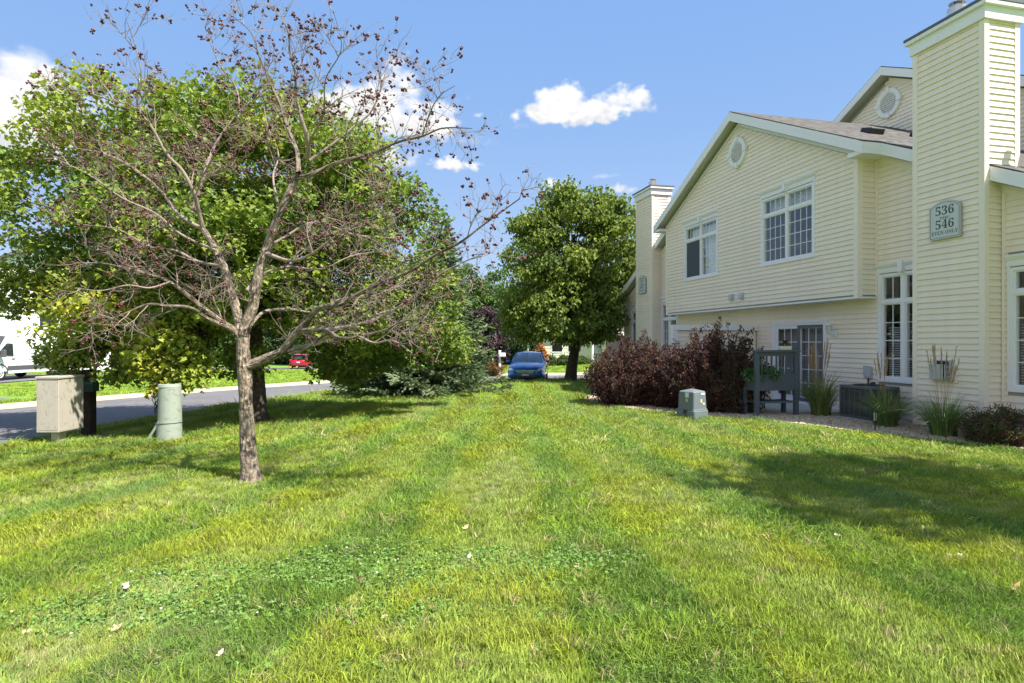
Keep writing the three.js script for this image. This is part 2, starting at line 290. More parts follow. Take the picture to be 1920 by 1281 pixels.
{
  const R = rng(2024), bands = [[1.4, 5.0, 640, 1.0, 1.0], [5.0, 9.0, 380, 1.25, 1.05], [9.0, 16, 180, 1.8, 1.15], [16, 30, 75, 2.8, 1.3]];
  const tufts = [tuft(1, 34, 0.055, 0.028, 0.066, 0.0046, 0.6), tuft(2, 30, 0.06, 0.03, 0.080, 0.0050, 0.8), tuft(3, 26, 0.05, 0.035, 0.095, 0.0060, 1.0), tuft(4, 46, 0.05, 0.03, 0.064, 0.0027, 0.7)];
  const lists = tufts.map(() => []), m4 = new THREE.Matrix4(), q = new THREE.Quaternion(), q2 = new THREE.Quaternion();
  for (const [d0, d1, dens, wide, tall] of bands) {
    const n = Math.round(dens * (d1 - d0) * (0.93 * (d0 + d1) + 2.4));
    for (let i = 0; i < n; i++) {
      const d = Math.sqrt(d0 * d0 + R() * (d1 * d1 - d0 * d0)), x = (R() * 2 - 1) * (0.93 * d + 1.2);
      if (x < -10.5 || !lawnOk(x, d)) continue;
      const cl = cloverAt(x, d); if (d < 6 && R() < cl * 0.45) continue;
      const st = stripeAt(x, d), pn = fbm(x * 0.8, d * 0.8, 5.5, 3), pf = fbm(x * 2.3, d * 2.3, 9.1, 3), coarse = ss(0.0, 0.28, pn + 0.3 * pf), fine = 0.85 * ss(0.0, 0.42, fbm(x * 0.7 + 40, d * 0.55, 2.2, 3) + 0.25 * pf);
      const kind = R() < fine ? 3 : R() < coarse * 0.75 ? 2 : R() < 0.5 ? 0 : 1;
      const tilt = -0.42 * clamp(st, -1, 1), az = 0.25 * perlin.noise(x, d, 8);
      q.setFromEuler(new THREE.Euler(tilt + 0.25 * (R() - .5), 0, az + 0.25 * (R() - .5))); q2.setFromAxisAngle(V(0, 1, 0), R() * 6.283); q.multiply(q2);
      const s = (0.8 + 0.45 * R()) * tall, v = (0.58 + 0.75 * R()) * (1 + 0.1 * pf);
      m4.compose(V(x, g0(x, d) + lawnBump(x, d) - 0.004, -d), q, V(s * wide, s * (1 + 0.15 * coarse), s * wide));
      let r = lerp(0.268, 0.318, coarse), g = lerp(0.350, 0.376, coarse), b = lerp(0.042, 0.032, coarse);
      if (kind === 3) { r = 0.34; g = 0.40; b = 0.085; }
      if (st < -0.2) { r *= 0.68; g *= 0.83; } else if (st > 0.45) { r *= 1.08; g *= 1.05; b *= 1.6; }  // light and dark of the mowing painted into blade colour, besides the lean
      if (R() < 0.045) { r = 0.48; g = 0.40; b = 0.2; }
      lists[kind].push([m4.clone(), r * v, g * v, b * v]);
    }
  }
  const c = new THREE.Color();
  lists.forEach((l, k) => {
    const im = new THREE.InstancedMesh(tufts[k], grassMat, l.length); im.name = numbered('grass');
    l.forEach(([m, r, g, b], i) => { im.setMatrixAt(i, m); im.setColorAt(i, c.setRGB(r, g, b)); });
    im.castShadow = im.receiveShadow = true; im.userData.kind = 'stuff';
    tag(im, ['short upright mown lawn grass', 'slightly longer mown lawn grass', 'coarse yellow green lawn grass in patches', 'fine pale grey green lawn grass in patches'][k], 'grass'); scene.add(im);
  });
  // clover: three round leaflets on a stalk, and its white heads
  const leaflet = []; for (let k = 0; k < 3; k++) { const a = k * 2.094, s = new THREE.CircleGeometry(0.0048, 7); s.rotateX(-Math.PI / 2 + 0.25); s.translate(0, 0.027, 0.005); s.rotateY(a); leaflet.push(s); }
  leaflet.push(new THREE.CylinderGeometry(0.0008, 0.0008, 0.03, 3).translate(0, 0.015, 0));
  const cg = merge(leaflet), cs = [];
  for (let i = 0; i < 42000; i++) { const x = -4 + R() * 5.4, d = 3 + R() * 2.4; if (R() < cloverAt(x, d)) cs.push([x, d]); }
  const im = new THREE.InstancedMesh(cg, leafMat(0.7, 0.25), cs.length); im.name = 'clover';
  cs.forEach(([x, d], i) => { q.setFromEuler(new THREE.Euler((R() - .5) * 1.5, R() * 6.28, (R() - .5) * 1.5)); const s = 0.7 + R() * 0.9, v = 0.5 + 0.9 * R(); m4.compose(V(x, g0(x, d) + lawnBump(x, d), -d), q, V(s, s * (0.9 + R() * .6), s)); im.setMatrixAt(i, m4); im.setColorAt(i, c.setRGB(0.155 * v, 0.275 * v, 0.06 * v)); });
  im.castShadow = im.receiveShadow = true; im.userData.kind = 'stuff'; tag(im, 'dark green white clover leaves growing through the foreground lawn', 'clover'); scene.add(im);
  const petals = []; for (let k = 0; k < 22; k++) { const g = new THREE.ConeGeometry(0.0022, 0.012, 4); g.translate(0, 0.006, 0); g.rotateX(1.9 * R()); g.rotateY(R() * 6.28); petals.push(g); }
  const hg = merge(petals); hg.translate(0, 0.055, 0); const hs = [];
  while (hs.length < 48) { const x = -3.5 + R() * 4.6, d = 3.2 + R() * 2.2; if (R() < cloverAt(x, d)) hs.push([x, d]); }
  for (let k = 0; k < 26; k++) { const d = 3.2 + R() * 5, x = (R() * 2 - 1) * d * 0.7; hs.push([x, d]); }
  const hm = new THREE.InstancedMesh(hg, mat(lin(0.72, 0.66, 0.56), 0.8), hs.length); hm.name = 'clover_flowers';
  hs.forEach(([x, d], i) => { const s = 0.6 + R() * 0.4; q.setFromEuler(new THREE.Euler((R() - .5) * .4, R() * 6.28, 0)); m4.compose(V(x, g0(x, d) + lawnBump(x, d), -d), q, V(s, s, s)); hm.setMatrixAt(i, m4); });
  hm.userData.kind = 'stuff'; tag(hm, 'small white clover flower heads dotted over the foreground lawn', 'clover flowers'); scene.add(hm);
  console.log('grass', lists.map(l => l.length), cs.length);
  // lawns across the street
  const far = []; const fg = tuft(9, 20, 0.16, 0.05, 0.11, 0.02, 0.6);
  for (let i = 0; i < 26000; i++) { const d = 16 + R() * R() * 55, x = -0.95 * d + R() * 1.3 * d; if (roadDist(x, d) < 3.7 || (x > -9 && d < 30)) continue; if (x > 7.2 - 0.23 * (d - 17.7) && d < 34) continue; if ((x < -15.5 && d > 15.5 && d < 26 && d < 17.2 - (x + 20) * 0.3 + 4.5 && d > 16 - (x + 16) * 0.22) || (x < -23 && d > 25 && d < 36) || (x < -15 && d > 54 && d < 67)) continue; far.push([x, d]); }
  const fm = new THREE.InstancedMesh(fg, grassMat, far.length); fm.name = numbered('grass');
  far.forEach(([x, d], i) => { q.setFromAxisAngle(V(0, 1, 0), R() * 6.28); const s = (0.8 + 0.5 * R()) * (d > 40 ? 1.7 : 1.2), v = 0.85 + 0.3 * R() + 0.3 * fbm(x * .3, d * .3, 1, 2); m4.compose(V(x, g0(x, d), -d), q, V(s, s * .7, s)); fm.setMatrixAt(i, m4); fm.setColorAt(i, c.setRGB(0.27 * v, 0.38 * v, 0.05 * v)); });
  fm.userData.kind = 'stuff'; fm.castShadow = fm.receiveShadow = true; tag(fm, 'mown lawns on the far side of the street', 'grass'); scene.add(fm);
}
// litter on the lawn
{
  const R = rng(303), spots = [[873, 999, 'tan dry leaf in the middle of the lawn', 'tan'], [880, 1054, 'pale curled leaf just below the tan leaf mid lawn', 'pale'], [720, 1168, 'pale leaf lying below the clover patch', 'pale'], [50, 1202, 'large pointed pale leaf at far left foreground', 'tan'], [216, 1197, 'flat tan leaf right of the large leaf at left foreground', 'tan'], [413, 1244, 'small pale leaf near the bottom edge left of centre', 'pale'], [1802, 1054, 'white torn leaf on the shaded lawn at right', 'pale'], [1782, 1052, 'tiny white scrap beside the torn leaf at right', 'pale'], [1905, 1111, 'long brown leaf at the right edge of lawn', 'brown'], [1571, 1014, 'pale leaf in the middle of the shaded stripe', 'pale'], [1082, 1074, 'yellowing leaf on the lawn right of the clover', 'tan'], [237, 1113, 'whitish leaf at left of the clover patch', 'pale'], [1616, 888, 'pale leaf on the lawn in front of the air conditioner', 'pale']];
  const mats = { tan: mat(lin(0.45, 0.33, 0.19), 0.85), pale: mat(lin(0.50, 0.45, 0.35), 0.85), brown: mat(lin(0.30, 0.17, 0.09), 0.85) };
  for (const [px, py, label, k] of spots) {
    const d = EYE * FOCAL / (py - CY), x = (px - CX) / FOCAL * d, pos = [], idx = [], n = 10, s = 0.018 + 0.009 * R(), curl = 0.35 + 0.5 * R();
    pos.push(0, 0, 0); for (let i = 0; i < n; i++) { const a = i / n * 6.283, r = s * (1 + 0.35 * Math.cos(a * 2) + 0.22 * ((i % 2) * 2 - 1)); pos.push(Math.cos(a) * r, curl * r * r * 14 + 0.004 * R(), Math.sin(a) * r); } for (let i = 0; i < n; i++) idx.push(0, 1 + (i + 1) % n, 1 + i);
    const m = part(numbered('fallen_leaf'), geoFrom(pos, idx), mats[k], scene); m.material.side = THREE.DoubleSide; m.position.set(x, g0(x, d) + lawnBump(x, d) + 0.042, -d); m.rotation.set(0.35, R() * 6, 0.2 * (R() - .5)); if (k === 'brown') m.scale.set(2.2, 1, 0.7); tag(m, label, 'leaf', 'fallen leaves on the lawn');
  }
}
console.log('ground done');

// ───────── the townhouse ─────────
const TURN = -Math.atan2(0.974, 0.226), HX = 7.153, HZ = -17.70;
const inHouse = (x, y, z) => V(x, y, z).applyAxisAngle(V(0, 1, 0), TURN).add(V(HX, 0, HZ));
const COURSE = 0.1143;
function boardGeo(a0, b0, a1, b1, h, lip = 0.026) {      // bottom from a0 to b0, top from a1 to b1
  const P = [[a0, 0, 0.001], [b0, 0, 0.001], [b0, 0, lip], [a0, 0, lip], [a1, h, 0.001], [b1, h, 0.001], [b1, h, 0.004], [a1, h, 0.004]];
  const F = [[3, 2, 6, 7], [0, 1, 2, 3], [7, 6, 5, 4], [1, 5, 6, 2], [0, 3, 7, 4], [0, 4, 5, 1]], pos = [], uv = [];
  for (const f of F) for (const k of [0, 1, 2, 0, 2, 3]) { pos.push(...P[f[k]]); uv.push(P[f[k]][0] + b0 * 1.7, P[f[k]][1] + b0 * 0.61); }
  const g = new THREE.BufferGeometry(); g.setAttribute('position', new THREE.Float32BufferAttribute(pos, 3)); g.setAttribute('uv', new THREE.Float32BufferAttribute(uv, 2)); g.computeVertexNormals(); return g;
}
// horizontal siding: courses from y0 to y1; range(y) gives [[left, right], ...]; holes are [x0, x1, y0, y1]
const toneCache = new Map();
function sidingTone(material, r) {       // boards from different batches
  const k = Math.floor(r * 4), key = material.uuid + k; if (!toneCache.has(key)) { const m = material.clone(); m.color.multiplyScalar([0.97, 0.985, 1, 1.012][k]); toneCache.set(key, m); } return toneCache.get(key);
}
function siding(parent, y0, y1, range, holes, place, material = M.siding, course = COURSE) {
  const R = rng(Math.round(y0 * 100) + 7), cache = new Map();
  for (let y = y0; y < y1 - 0.02; y += course) {
    const h = Math.min(course, y1 - y), r0 = range(y), r1 = range(y + h);
    r0.forEach((q0, k) => {
      const q1 = r1[k] || q0; let seg = [[q0[0], q0[1], q1[0], q1[1]]];
      for (const [hx0, hx1, hy0, hy1] of holes) {
        if (Math.min(y + h, hy1) - Math.max(y, hy0) < h * 0.3) continue;
        seg = seg.flatMap(([a0, b0, a1, b1]) => { if (hx1 <= a0 || hx0 >= b0) return [[a0, b0, a1, b1]]; const o = []; if (hx0 > a0 + 0.01) o.push([a0, hx0, Math.min(a1, hx0), hx0]); if (hx1 < b0 - 0.01) o.push([hx1, b0, hx1, Math.max(b1, hx1)]); return o; });
      }
      for (const [a0, b0, a1, b1] of seg) {
        if (b0 - a0 < 0.02) continue;
        const key = [b0 - a0, a1 - a0, b1 - a0, h].map(v => v.toFixed(3)).join();
        if (!cache.has(key)) cache.set(key, boardGeo(0, b0 - a0, Math.min(a1 - a0, b1 - a0), b1 - a0, h));
        const m = part('siding_board', cache.get(key), sidingTone(material, R()), parent); place(m, a0, y); m.rotation.x += 0.004 * (R() - 0.5);
      }
    });
  }
}
const SLOPE = 0.5, RIDGE = 8.42, roofY = x => RIDGE - SLOPE * Math.abs(x), BACK = 10.3, backZ = -4.85, OH = 0.49, CW = [5.77, 7.2];
const house = thing('townhouse', 'cream vinyl sided townhouse with gables, overhanging upper storey and chimneys', 'house', [HX, 0, HZ], TURN);
function wallShape(pts, holes, z0, z1) { const s = new THREE.Shape(pts.map(p => new THREE.Vector2(...p))); for (const [a, b, c, d] of holes) { const h = new THREE.Path([[a, c], [b, c], [b, d], [a, d]].map(p => new THREE.Vector2(...p))); s.holes.push(h); } const g = new THREE.ExtrudeGeometry(s, { depth: z1 - z0, bevelEnabled: false }); g.translate(0, 0, z0); return g; }
// openings
const upper = [[1.1, 3.09, 3.8, 5.6], [-3.09, -1.1, 3.8, 5.6]];
const lower = [[4.55, 5.74, 0.86, 3.18], [7.34, 8.56, 0.86, 3.0], [-5.74, -4.55, 0.86, 3.18], [-8.56, -7.34, 0.86, 3.0]];
const doors = [[0.94, 2.89, 0.1, 2.19], [-2.89, -0.94, 0.1, 2.19]];
const grow = (o, m = 0.045, t = 0.045) => o.map(([a, b, c, d]) => [a - m, b + m, c - m, d + t]);
const wallTop = x => roofY(x) - 0.30;
// ground-floor wall plane
{
  const pts = [[-9.3, -0.5], [9.3, -0.5], [9.3, wallTop(9.3)], [4.45, wallTop(4.45)], [4.45, 2.72], [-4.45, 2.72], [-4.45, wallTop(4.45)], [-9.3, wallTop(9.3)]];
  const w = part('lower_wall', wallShape(pts, [...lower, ...doors], -0.14, 0), M.sheath, house);
  const holes = [...grow(lower, 0.045, 0.24), ...grow(doors), [CW[0], CW[1], -1, 9], [-CW[1], -CW[0], -1, 9]];
  const put = (m, x, y) => m.position.set(x, y, 0.002);
  siding(w, 0.06, 2.70, () => [[-9.18, 9.18]], holes, put);
  const R = y => Math.min(9.18, (RIDGE - 0.36 - y) / SLOPE);
  siding(w, 2.70, 6.0, y => [[4.47, Math.max(4.47, R(y))], [-Math.max(4.47, R(y)), -4.47]], holes, put);
  part('corner_post', [box(9.18, 9.32, -0.5, wallTop(9.3) + 0.05, -0.12, 0.03)], M.post, house);
  part('corner_post', [box(-9.32, -9.18, -0.5, wallTop(9.3) + 0.05, -0.12, 0.03)], M.post, house);
  part('foundation', box(-9.28, 9.28, -0.5, 0.055, -0.1, 0.006), M.concrete, house);
}
// overhanging gable of the upper storey
{
  const pts = [[-4.45, 2.70], [4.45, 2.70], [4.45, wallTop(4.45)], [0, wallTop(0)], [-4.45, wallTop(4.45)]];
  const w = part('gable_wall', wallShape(pts, upper, OH - 0.14, OH), M.sheath, house);
  siding(w, 2.74, 8.05, y => { const r = Math.min(4.34, (RIDGE - 0.4 - y) / SLOPE); return r > 0.02 ? [[-r, r]] : []; }, [...grow(upper, 0.045, 0.25)], (m, x, y) => m.position.set(x, y, OH + 0.002));
  for (const s of [1, -1]) {
    part('corner_post', box(s > 0 ? 4.34 : -4.46, s > 0 ? 4.46 : -4.34, 2.70, wallTop(4.45) + .05, OH - 0.10, OH + 0.026), M.post, house);
    const side = part('return_wall', box(s * 4.44 - 0.005, s * 4.44 + 0.005, 2.7, wallTop(4.45) + .05, 0.0, OH - 0.1), M.sheath, house);
    if (s > 0) siding(side, 2.74, wallTop(4.45) + 0.05, () => [[0.02, OH - 0.1]], [], (m, x, y) => { m.rotation.y = Math.PI / 2; m.position.set(4.447, y, OH - 0.1); });
  }
  part('overhang_soffit', box(-4.46, 4.46, 2.66, 2.70, 0.0, OH + 0.02), M.trim, house);
  part('inner_corner', box(4.452, 4.50, 2.7, wallTop(4.5) + .02, 0.0, 0.045), M.post, house);
  // frieze boards under the rakes
  const fr = (x0, x1, z, h, name, mm) => { const g = box(0, 1, 0, h, z, z + 0.028), p = g.attributes.position; for (let i = 0; i < p.count; i++) { const x = lerp(x0, x1, p.getX(i)); p.setXYZ(i, x, p.getY(i) + roofY(x) - 0.30 - h, p.getZ(i)); } g.computeVertexNormals(); part(name, g, mm, house); };
  fr(0, 4.45, OH, 0.085, 'frieze_board', M.trim); fr(-4.45, 0, OH, 0.085, 'frieze_board', M.trim);
  fr(4.5, 9.3, 0, 0.15, 'frieze_board', M.post); fr(-9.3, -4.5, 0, 0.15, 'frieze_board', M.post);
}
// remaining shell
part('side_wall', [box(9.16, 9.28, -0.5, wallTop(9.3), -16, -0.14), box(-9.28, -9.16, -0.5, wallTop(9.3), -16, -0.14)], M.post, house);
part('rear_wall', wallShape([[-9.28, -0.5], [9.28, -0.5], [9.28, wallTop(9.3)], [9.28, BACK - 4.9], [0, BACK - 0.2], [-9.28, BACK - 4.9]], [], -16.1, -16), M.post, house);
part('floor_slab', box(-9.15, 9.15, -0.4, -0.02, -15.99, -0.15), M.concrete, house);
part('upper_floor', box(-9.1, 9.1, 2.5, 2.66, -15.9, -0.15), M.sheath, house);
part('partition', [box(-9.1, 9.1, -0.02, 2.5, -4.6, -4.5), box(-9.1, 9.1, 2.66, 4.6, -4.6, -4.5)], M.sheath, house);
// roofs
const shingleTex = dataTex(512, 512, (u, v) => { const row = Math.floor(v * 32), n = tileNoise(u, v, 40, 3), b = perlin.noise(Math.floor(u * 28 + (row % 3) * 0.37) * 3.7, row * 2.9, 1.5); const k = clamp(0.45 + n * 0.8 + b * 0.55) * (v * 32 - row < 0.16 ? 0.6 : 1); return [lerp(0.20, 0.44, k), lerp(0.19, 0.42, k), lerp(0.18, 0.385, k)]; }, true);
shingleTex.repeat.set(0.22, 0.22);
const shingles = new THREE.MeshStandardMaterial({ map: shingleTex, roughness: 0.95, bumpMap: grainTex, bumpScale: 0.006 });
function roofSide(s, poly, ridge, th, y, m, name) {          // poly in (|x|, z)
  const sh = new THREE.Shape(poly.map(([x, z]) => new THREE.Vector2(x, z))), g = new THREE.ExtrudeGeometry(sh, { depth: th, bevelEnabled: false }), p = g.attributes.position, uv = [];
  for (let i = 0; i < p.count; i++) { const x = p.getX(i), z = p.getY(i), h = p.getZ(i); p.setXYZ(i, s * x, ridge + y - h - SLOPE * x, z); uv.push(z, x * 1.118); }
  g.setAttribute('uv', new THREE.Float32BufferAttribute(uv, 2)); g.computeVertexNormals(); return part(name, g, m, house);
}
const EAVE = 9.75, RZ = 0.30, FZ = OH + 0.30;
for (const s of [1, -1]) {
  const plan = [[0, -4.9], [EAVE, -4.9], [EAVE, RZ], [4.86, RZ], [4.86, FZ], [0, FZ]];
  const rf = roofSide(s, plan, RIDGE, 0.03, 0.03, shingles, 'roof_slope');
  roofSide(s, plan.map(([x, z]) => [Math.max(0, x - 0.01), z > 0 ? z - 0.012 : z]), RIDGE, 0.16, -0.001, M.soffit, 'roof_deck');
  const bf = roofSide(s, [[0, -16.4], [EAVE, -16.4], [EAVE, -4.52], [0, -4.52]], BACK, 0.03, 0.03, shingles, 'roof_slope');
  roofSide(s, [[0, -16.3], [EAVE - 0.01, -16.3], [EAVE - 0.01, -4.54], [0, -4.54]], BACK, 0.16, -0.001, M.soffit, 'roof_deck');
  const rake = (x0, x1, z, ridge, h, name) => { const g = box(0, 1, -h, 0.0, z, z + 0.03), p = g.attributes.position; for (let i = 0; i < p.count; i++) { const x = lerp(x0, x1, p.getX(i)); p.setXYZ(i, s * x, p.getY(i) + ridge - 0.002 - SLOPE * x, p.getZ(i)); } if (s < 0) { const a = g.index.array; for (let i = 0; i < a.length; i += 3) [a[i], a[i + 1]] = [a[i + 1], a[i]]; } g.computeVertexNormals(); part(name, g, M.trim, house); };
  rake(0, 4.88, FZ - 0.01, RIDGE, 0.25, 'rake_board'); rake(4.88, EAVE + 0.02, RZ - 0.01, RIDGE, 0.25, 'rake_board'); rake(0, EAVE, -4.53, BACK, 0.25, 'rake_board');
  const yE = roofY(4.86);
  part('eave_return', box(Math.min(s * 4.45, s * 4.885), Math.max(s * 4.45, s * 4.885), yE - 0.255, yE - 0.16, 0.02, FZ - 0.012), M.trim, house);
  part('eave_fascia', box(Math.min(s * 4.862, s * 4.888), Math.max(s * 4.862, s * 4.888), yE - 0.16, yE - 0.015, RZ + 0.02, FZ - 0.012), M.trim, house);
  const yF = roofY(EAVE);
  part('eave_fascia', box(Math.min(s * EAVE, s * (EAVE + 0.03)), Math.max(s * EAVE, s * (EAVE + 0.03)), yF - 0.24, yF, -4.9, RZ - 0.012), M.trim, house);
  part('eave_return', box(Math.min(s * 9.3, s * EAVE), Math.max(s * 9.3, s * EAVE), yF - 0.255, yF - 0.17, -4.9, RZ - 0.012), M.trim, house);
}
// rear, taller gable
{
  const w = part('rear_gable_wall', wallShape([[-9.2, 3.2], [9.2, 3.2], [9.2, BACK - 4.9], [0, BACK - 0.3], [-9.2, BACK - 4.9]], [], backZ - 0.1, backZ), M.sheath, house);
  siding(w, 5.0, 9.95, y => { const b = Math.min(9.1, (BACK - 0.42 - y) / SLOPE), a = clamp((RIDGE - 0.1 - y) / SLOPE, -2.5, 9); return b > Math.max(a, -b) + 0.05 ? [[a > 0 ? a : -Math.min(b, 2.5), b]] : []; }, [], (m, x, y) => m.position.set(x, y, backZ + 0.002));
  const g = box(0, 1, 0, 0.12, backZ, backZ + 0.03), p = g.attributes.position; for (let i = 0; i < p.count; i++) { const x = lerp(0, 9.2, p.getX(i)); p.setXYZ(i, x, p.getY(i) + BACK - SLOPE * x - 0.42, p.getZ(i)); } g.computeVertexNormals(); part('frieze_board', g, M.post, house);
}
function roundVent(x, y, z, r) {
  const g = new THREE.LatheGeometry([[r * 0.66, -0.03], [r * 0.66, 0.04], [r * 0.70, 0.055], [r * 0.80, 0.045], [r * 0.97, 0.06], [r, 0.05], [r, -0.03]].map(p => new THREE.Vector2(...p)), 48); g.rotateX(Math.PI / 2);
  const keys = [0, 1, 2, 3].map(k => { const b = new THREE.BoxGeometry(r * 0.36, r * 0.26, 0.075); b.translate(r * 0.9, 0, 0.04); b.rotateZ(k * Math.PI / 2); return b; });
  const v = part('gable_vent', [g, ...keys, new THREE.CylinderGeometry(r * 0.7, r * 0.7, 0.012, 32).rotateX(Math.PI / 2).translate(0, 0, 0.004)], M.trim, house); v.position.set(x, y, z + 0.03);
  for (let k = -4; k <= 4; k++) { const yy = k * r * 0.148, w = Math.sqrt(Math.max(0, (r * 0.68) ** 2 - yy * yy)); if (w < 0.06) continue; const s = new THREE.BoxGeometry(w * 2, r * 0.03, r * 0.17); s.rotateX(0.75); s.translate(0, yy, 0.03); part('louver', s, M.trim, v); }
}
roundVent(0, 7.26, OH, 0.43); roundVent(0, 9.2, backZ, 0.45);
// windows: frame > header, pane, grille, blind
function windowUnit(o, z, rows, opt = {}) {
  const [x0, x1, y0, y1] = o, f = 0.055, fr = [box(x0, x1, y0, y0 + f, z - 0.09, z + 0.03), box(x0, x1, y1 - f, y1, z - 0.09, z + 0.03), box(x0, x0 + f, y0 + f, y1 - f, z - 0.09, z + 0.03), box(x1 - f, x1, y0 + f, y1 - f, z - 0.09, z + 0.03)];
  const cas = 0.045; fr.push(box(x0 - cas, x0 - 0.001, y0 - cas, y1 + 0.02, z, z + 0.034), box(x1 + 0.001, x1 + cas, y0 - cas, y1 + 0.02, z, z + 0.034), box(x0, x1, y0 - cas, y0 - 0.001, z, z + 0.045));
  const glass = [], bars = [], xm = (x0 + x1) / 2, mull = opt.mull ?? 0.07;
  for (let r = 0; r < rows.length; r++) {
    const [ya, yb, nx, ny] = rows[r];
    if (r) fr.push(box(x0 + f, x1 - f, yb, rows[r - 1][0], z - 0.085, z + 0.024));
    fr.push(box(xm - mull / 2, xm + mull / 2, ya, yb, z - 0.085, z + 0.022));
    for (const [a, b, side] of [[x0 + f, xm - mull / 2, 0], [xm + mull / 2, x1 - f, 1]]) {
      const sc = opt.screen === side && r === 1; const s = 0.028;
      fr.push(box(a, b, ya, ya + s, z - 0.07, z + 0.006), box(a, b, yb - s, yb, z - 0.07, z + 0.006), box(a, a + s, ya + s, yb - s, z - 0.07, z + 0.006), box(b - s, b, ya + s, yb - s, z - 0.07, z + 0.006));
      const A = a + s, B = b - s, C = ya + s, D = yb - s, bw = 0.016;
      for (let i = 0; i < nx; i++) for (let j = 0; j < ny; j++) { const px0 = lerp(A, B, i / nx), px1 = lerp(A, B, (i + 1) / nx), py0 = lerp(C, D, j / ny), py1 = lerp(C, D, (j + 1) / ny); const g = new THREE.PlaneGeometry(px1 - px0, py1 - py0); g.translate((px0 + px1) / 2, (py0 + py1) / 2, z - 0.03); glass.push(g); }
      for (let i = 1; i < nx; i++) { const x = lerp(A, B, i / nx); bars.push(box(x - bw / 2, x + bw / 2, C, D, z - 0.036, z - 0.022)); }
      for (let j = 1; j < ny; j++) { const y = lerp(C, D, j / ny); bars.push(box(A, B, y - bw / 2, y + bw / 2, z - 0.0355, z - 0.0225)); }
      if (sc) glass.screen = box(A - 0.01, B + 0.01, C - 0.01, D + 0.01, z - 0.012, z - 0.010);
    }
  }
  const w = part('window', fr, M.trim, house);
  for (const g of glass) part('pane', g, M.glass, w);
  if (bars.length) part('grille', bars, M.trim, w);
  if (glass.screen) part('insect_screen', glass.screen, M.screen, w);
  // crown header with keystone
  const hp = new THREE.Shape([[0, 0], [0.03, 0], [0.035, 0.05], [0.035, 0.10], [0.06, 0.13], [0.085, 0.17], [0.09, 0.20], [0, 0.20]].map(p => new THREE.Vector2(...p)));
  const hd = new THREE.ExtrudeGeometry(hp, { depth: x1 - x0 + 0.14, bevelEnabled: false }); hd.rotateY(-Math.PI / 2); hd.translate(x1 + 0.07, y1 + 0.022, z + 0.001);
  const hg = [hd]; if (opt.key !== false) hg.push(box(xm - 0.055, xm + 0.055, y1 + 0.0, y1 + 0.235, z, z + 0.115));
  part('window_header', hg, M.trim, w);
  if (opt.blind) { const [bx0, bx1, by0, by1, tilt] = opt.blind, g = []; for (let y = by0; y < by1; y += 0.05) { const s = new THREE.BoxGeometry(bx1 - bx0, 0.003, 0.05); s.rotateX(tilt); s.translate((bx0 + bx1) / 2, y, z - 0.2); g.push(s); } part('blind', g, M.blind, w); }
  if (opt.curtain) { const [bx0, bx1, by0, by1] = opt.curtain, pl = new THREE.PlaneGeometry(bx1 - bx0, by1 - by0, 60, 1), p = pl.attributes.position; for (let i = 0; i < p.count; i++) p.setZ(i, 0.018 * Math.sin(p.getX(i) * 42)); pl.computeVertexNormals(); pl.translate((bx0 + bx1) / 2, (by0 + by1) / 2, z - 0.2); const c = part('vertical_blind', pl, M.blind, w); c.material.side = THREE.DoubleSide; }
  return w;
}
const upRows = (o) => [[5.16, o[3] - 0.055, 4, 1], [o[2] + 0.055, 5.09, 4, 4]];
windowUnit(upper[0], OH, upRows(upper[0]), { blind: [1.15, 3.05, 5.25, 5.58, 1.2] });
windowUnit(upper[1], OH, upRows(upper[1]), { screen: 0, curtain: [-3.05, -1.15, 3.85, 5.5] });
for (const [i, o] of lower.entries()) windowUnit(o, 0, [[2.60, o[3] - 0.055, 2, 1], [o[2] + 0.055, 2.53, 2, 4]], { blind: [o[0] + 0.02, o[1] - 0.02, 0.9, i < 2 ? 2.05 : 2.4, 0.45], mull: 0.1 });
